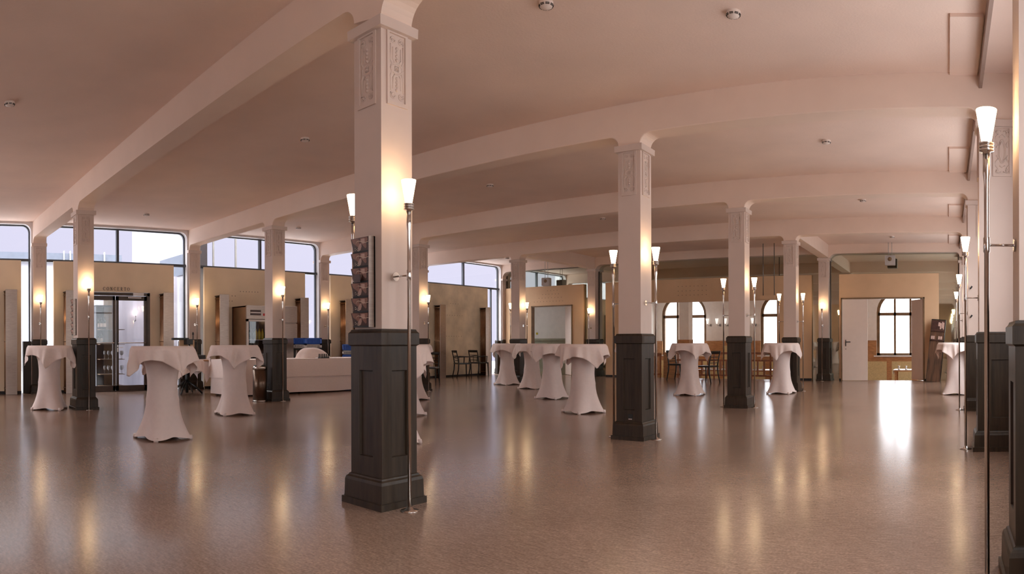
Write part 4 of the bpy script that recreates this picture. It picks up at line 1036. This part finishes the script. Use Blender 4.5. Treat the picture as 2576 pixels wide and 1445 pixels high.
# ------------------------------------------------------------------ fridges
fg = thing('drinks_fridge', 'tall steel drinks fridge with warm reflections painted on, a glass door and header stickers', 'fridge', (-14.33, 8.35, 0))
MB().box(-0.32, 0.35, -0.38, -0.35, 0.06, 2.02).box(-0.32, 0.35, 0.35, 0.38, 0.06, 2.02).box(-0.32, -0.28, -0.38, 0.38, 0.06, 2.02).box(-0.32, 0.35, -0.38, 0.38, 0.06, 0.12).box(-0.32, 0.35, -0.38, 0.38, 1.99, 2.02).build('body', 'fridge_reflection', fg)
hd = MB().box(0.35, 0.40, -0.38, 0.38, 1.70, 2.03).build('header', 'steel', fg, bevel=0.005)
MB().box(0.401, 0.405, -0.28, 0.02, 1.79, 1.84).box(0.401, 0.405, -0.28, 0.02, 1.87, 1.92).build('dark_sticker', 'photo_dark', hd)
MB().box(0.405, 0.407, -0.26, 0.0, 1.845, 1.865).build('pale_sticker', 'sticker', hd)
MB().box(0.401, 0.405, 0.08, 0.16, 1.78, 1.84).build('red_display', 'red', hd)
dr = MB().box(0.35, 0.39, -0.38, -0.32, 0.12, 1.69).box(0.35, 0.39, 0.32, 0.38, 0.12, 1.69).box(0.35, 0.39, -0.38, 0.38, 0.12, 0.18).box(0.35, 0.39, -0.38, 0.38, 1.64, 1.69).build('fridge_door', 'steel', fg)
MB().box(0.365, 0.372, -0.32, 0.32, 0.18, 1.64).build('pane', 'doorglass', dr)
MB().box(-0.27, -0.26, -0.345, 0.345, 0.12, 1.98).build('interior_lining', 'boardwood', fg)
for z in (0.5, 0.85, 1.2): MB().box(-0.26, 0.32, -0.345, 0.345, z - 0.01, z).build('shelf', 'steel', fg)
for sx in (-0.28, 0.28):
    for sy in (-0.3, 0.3): MB().lathe([(0.02, 0), (0.02, 0.06)], (sx, sy, 0), 8).build('foot', 'blackmatt', fg)
bby = MB().lathe([(0.036, 0), (0.037, 0.17), (0.03, 0.20), (0.013, 0.23), (0.013, 0.27)], n=12)
b1 = None; b2_ = None
for k in range(10):
    yl = k in (3, 4, 5)
    if yl:
        if b2_ is None: b2_ = bby.build('drink_bottle', 'bottle_yellow'); o = b2_
        else: o = b2_.copy(); COL.objects.link(o)
        tag(o, 'yellow drink bottle on the fridge shelf, %s of the three' % ('left', 'middle', 'right')[k - 3], 'bottle', 'yellow bottles in the fridge')
    else:
        if b1 is None: b1 = bby.build('drink_bottle', 'bottle'); o = b1
        else: o = b1.copy(); COL.objects.link(o)
        tag(o, 'dark drink bottle in the glass-door fridge, %s' % {0: 'upper shelf leftmost', 1: 'upper shelf second from left', 2: 'upper shelf just left of the yellow ones', 6: 'upper shelf rightmost', 7: 'lower shelf left', 8: 'lower shelf middle', 9: 'lower shelf right'}[k], 'bottle', 'dark bottles in the fridge')
    o.location = (-14.33 + 0.2, 8.35 - 0.27 + 0.09 * (k % 7), 1.2 if k < 7 else 0.85)
f2 = thing('steel_fridge', 'tall brushed steel fridge with a plain door, right of the waste bin column', 'fridge', (-14.33, 9.42, 0))
f2.location = (-14.33, 9.12, 0)
MB().box(-0.32, 0.33, -0.34, 0.34, 0.06, 2.03).build('body', 'steel', f2)
MB().box(0.33, 0.37, -0.34, 0.34, 1.62, 2.04).build('header', 'steel', f2, bevel=0.008)
d2 = MB().box(0.33, 0.37, -0.34, 0.34, 0.10, 1.60).build('fridge_door', 'steel', f2, bevel=0.008)
MB().box(0.371, 0.40, -0.30, -0.28, 0.85, 1.05).build('door_handle', 'chrome', d2)
MB().box(0.371, 0.374, -0.30, -0.22, 1.70, 1.80).build('dark_sticker', 'photo_dark', f2)
for sx in (-0.28, 0.28):
    for sy in (-0.28, 0.28): MB().lathe([(0.02, 0), (0.02, 0.06)], (sx, sy, 0), 8).build('foot', 'blackmatt', f2)

# waste bin
wb = thing('waste_bin', 'dark metal cylindrical pedal bin beside the column at the buffet', 'waste bin', (-10.96, 6.555, 0))
MB().lathe([(0.142, 0.0), (0.142, 0.022), (0.135, 0.03)], n=32).build('base_ring', 'chrome', wb)
MB().lathe([(0.135, 0.02), (0.135, 0.62)], n=32).build('bin_body', 'trash', wb)
MB().lathe([(0.138, 0.615), (0.138, 0.66), (0.128, 0.675)], n=32).build('rim', 'chrome', wb)
MB().lathe([(0.128, 0.67), (0.11, 0.695), (0.001, 0.705)], n=32, cap=False).build('lid', 'blackmatt', wb)
MB().tube([(0.10, -0.12, 0.02), (0.13, -0.17, 0.03), (0.16, -0.16, 0.03)], 0.008, 6).build('pedal', 'chrome', wb)

# ------------------------------------------------------------------ black chairs
def chair(arms=True):
    c = thing('armchair' if arms else 'side_chair', '', 'chair')
    for sx in (-1, 1):
        MB().tube([(sx * 0.21, -0.27, 0), (sx * 0.205, -0.215, 0.25), (sx * 0.20, -0.20, 0.45), (sx * 0.20, -0.235, 0.65), (sx * 0.20, -0.29, 0.86)], [0.017, 0.02, 0.022, 0.018, 0.015], 8).build('leg', 'black', c)
        MB().tube([(sx * 0.225, 0.215, 0), (sx * 0.215, 0.20, 0.44)], [0.015, 0.022], 8).build('leg', 'black', c)
        if arms: MB().tube([(sx * 0.215, 0.13, 0.44), (sx * 0.225, 0.15, 0.655)], 0.013, 8).tube([(sx * 0.20, -0.235, 0.65), (sx * 0.23, 0.0, 0.665), (sx * 0.225, 0.17, 0.66)], [0.014, 0.017, 0.015], 8).tube([(sx * 0.215, -0.04, 0.45), (sx * 0.225, -0.04, 0.66)], 0.010, 6).build('armrest', 'black', c)
    MB().sq([(-0.012, 0.425), (0, 0.43), (0, 0.455), (-0.02, 0.468)], 0.225, 0.225).build('seat', 'black', c)
    for z, yy in ((0.54, -0.213), (0.62, -0.228), (0.70, -0.248)):
        MB().tube([(-0.20, yy, z), (0, yy - 0.02, z + 0.004), (0.20, yy, z)], 0.010, 6).build('back_slat', 'black', c)
    b0 = MB().grid(lambda i, j: (-0.20 + 0.4 * j / 8, -0.27 - 0.02 * math.sin(PI * j / 8) - 0.012 * i, 0.79 + 0.075 * i), 9, 2)
    b0.build('top_rail', 'black', c, solid=0.018)
    return c
ac = chair(True); ac.location = (-14.12, 15.85, 0); ac.rotation_euler = (0, 0, az(28)); tag(ac, 'left one of the two black ladder-back armchairs by the window wall', None, 'black armchairs')
dup(ac, (-14.20, 16.75, 0), az(5), 'right one of the two black ladder-back armchairs by the window wall', 'black armchairs')
sc0 = chair(False); sc0.location = (-8.72, 17.15, 0); sc0.rotation_euler = (0, 0, az(-60)); tag(sc0, 'black side chair just right of the pole lamp beside the socket column', None, 'black side chairs')
dup(sc0, (-7.75, 18.1, 0), az(100), 'black side chair left behind the round table between the two columns', 'black side chairs')
dup(sc0, (-6.42, 17.0, 0), az(-75), 'black side chair seen right of the round table, its ladder back at the balustrade', 'black side chairs')
dup(sc0, (-12.45, 12.65, 0), az(150), 'black side chair seen just right of the nearest column behind a round table', 'black side chairs')

# ------------------------------------------------------------------ leaning display board
lbd = thing('leaning_display_board', 'tall dark wooden board with small photos leaning beside the right doorway', 'board', (-0.42, 18.26, 0), -0.28)
lbd.rotation_euler = (math.radians(-9), math.radians(4.5), -0.12)
MB().box(-0.19, 0.19, -0.02, 0.02, 0.005, 1.72).build('board', 'boardwood', lbd)
MB().box(-0.20, -0.19, -0.03, 0.03, 0.005, 1.73).box(0.19, 0.20, -0.03, 0.03, 0.005, 1.73).box(-0.20, 0.20, -0.03, 0.03, 1.72, 1.74).build('edge_frame', 'black', lbd)
for z in (1.14, 1.40): MB().box(-0.19, 0.19, -0.05, -0.02, z, z + 0.03).build('ledge', 'photo_dark', lbd)
MB().box(-0.18, 0.18, -0.026, -0.02, 1.45, 1.70).build('poster', 'photo_dark', lbd)
ps = MB()
for x0, x1, z0, z1 in ((0.0, 0.05, 1.55, 1.66), (0.05, 0.09, 1.47, 1.64), (0.10, 0.13, 1.50, 1.68), (0.135, 0.165, 1.47, 1.66)): ps.box(x0, x1, -0.029, -0.026, z0, z1)
ps.build('poster_figure', 'photo_light', lbd)
for x0 in (-0.17, -0.115, 0.03, 0.09): MB().box(x0, x0 + 0.045, -0.034, -0.02, 1.18, 1.27).build('small_card', 'photo_light', lbd)

# small hooks on the daylit pilaster
for z, lab in ((1.96, 'upper small dark hook on the daylit pilaster of the right wall'), (1.50, 'lower small dark hook on the daylit pilaster of the right wall')):
    tag(MB().tube([(0, 0, 0), (0, -0.05, 0.0), (0.02, -0.07, 0.03)], [0.010, 0.012, 0.014], 8).build('wall_hook', 'blackmatt', None, (0.36, ROW[2] - HS, z)), lab, 'hook')
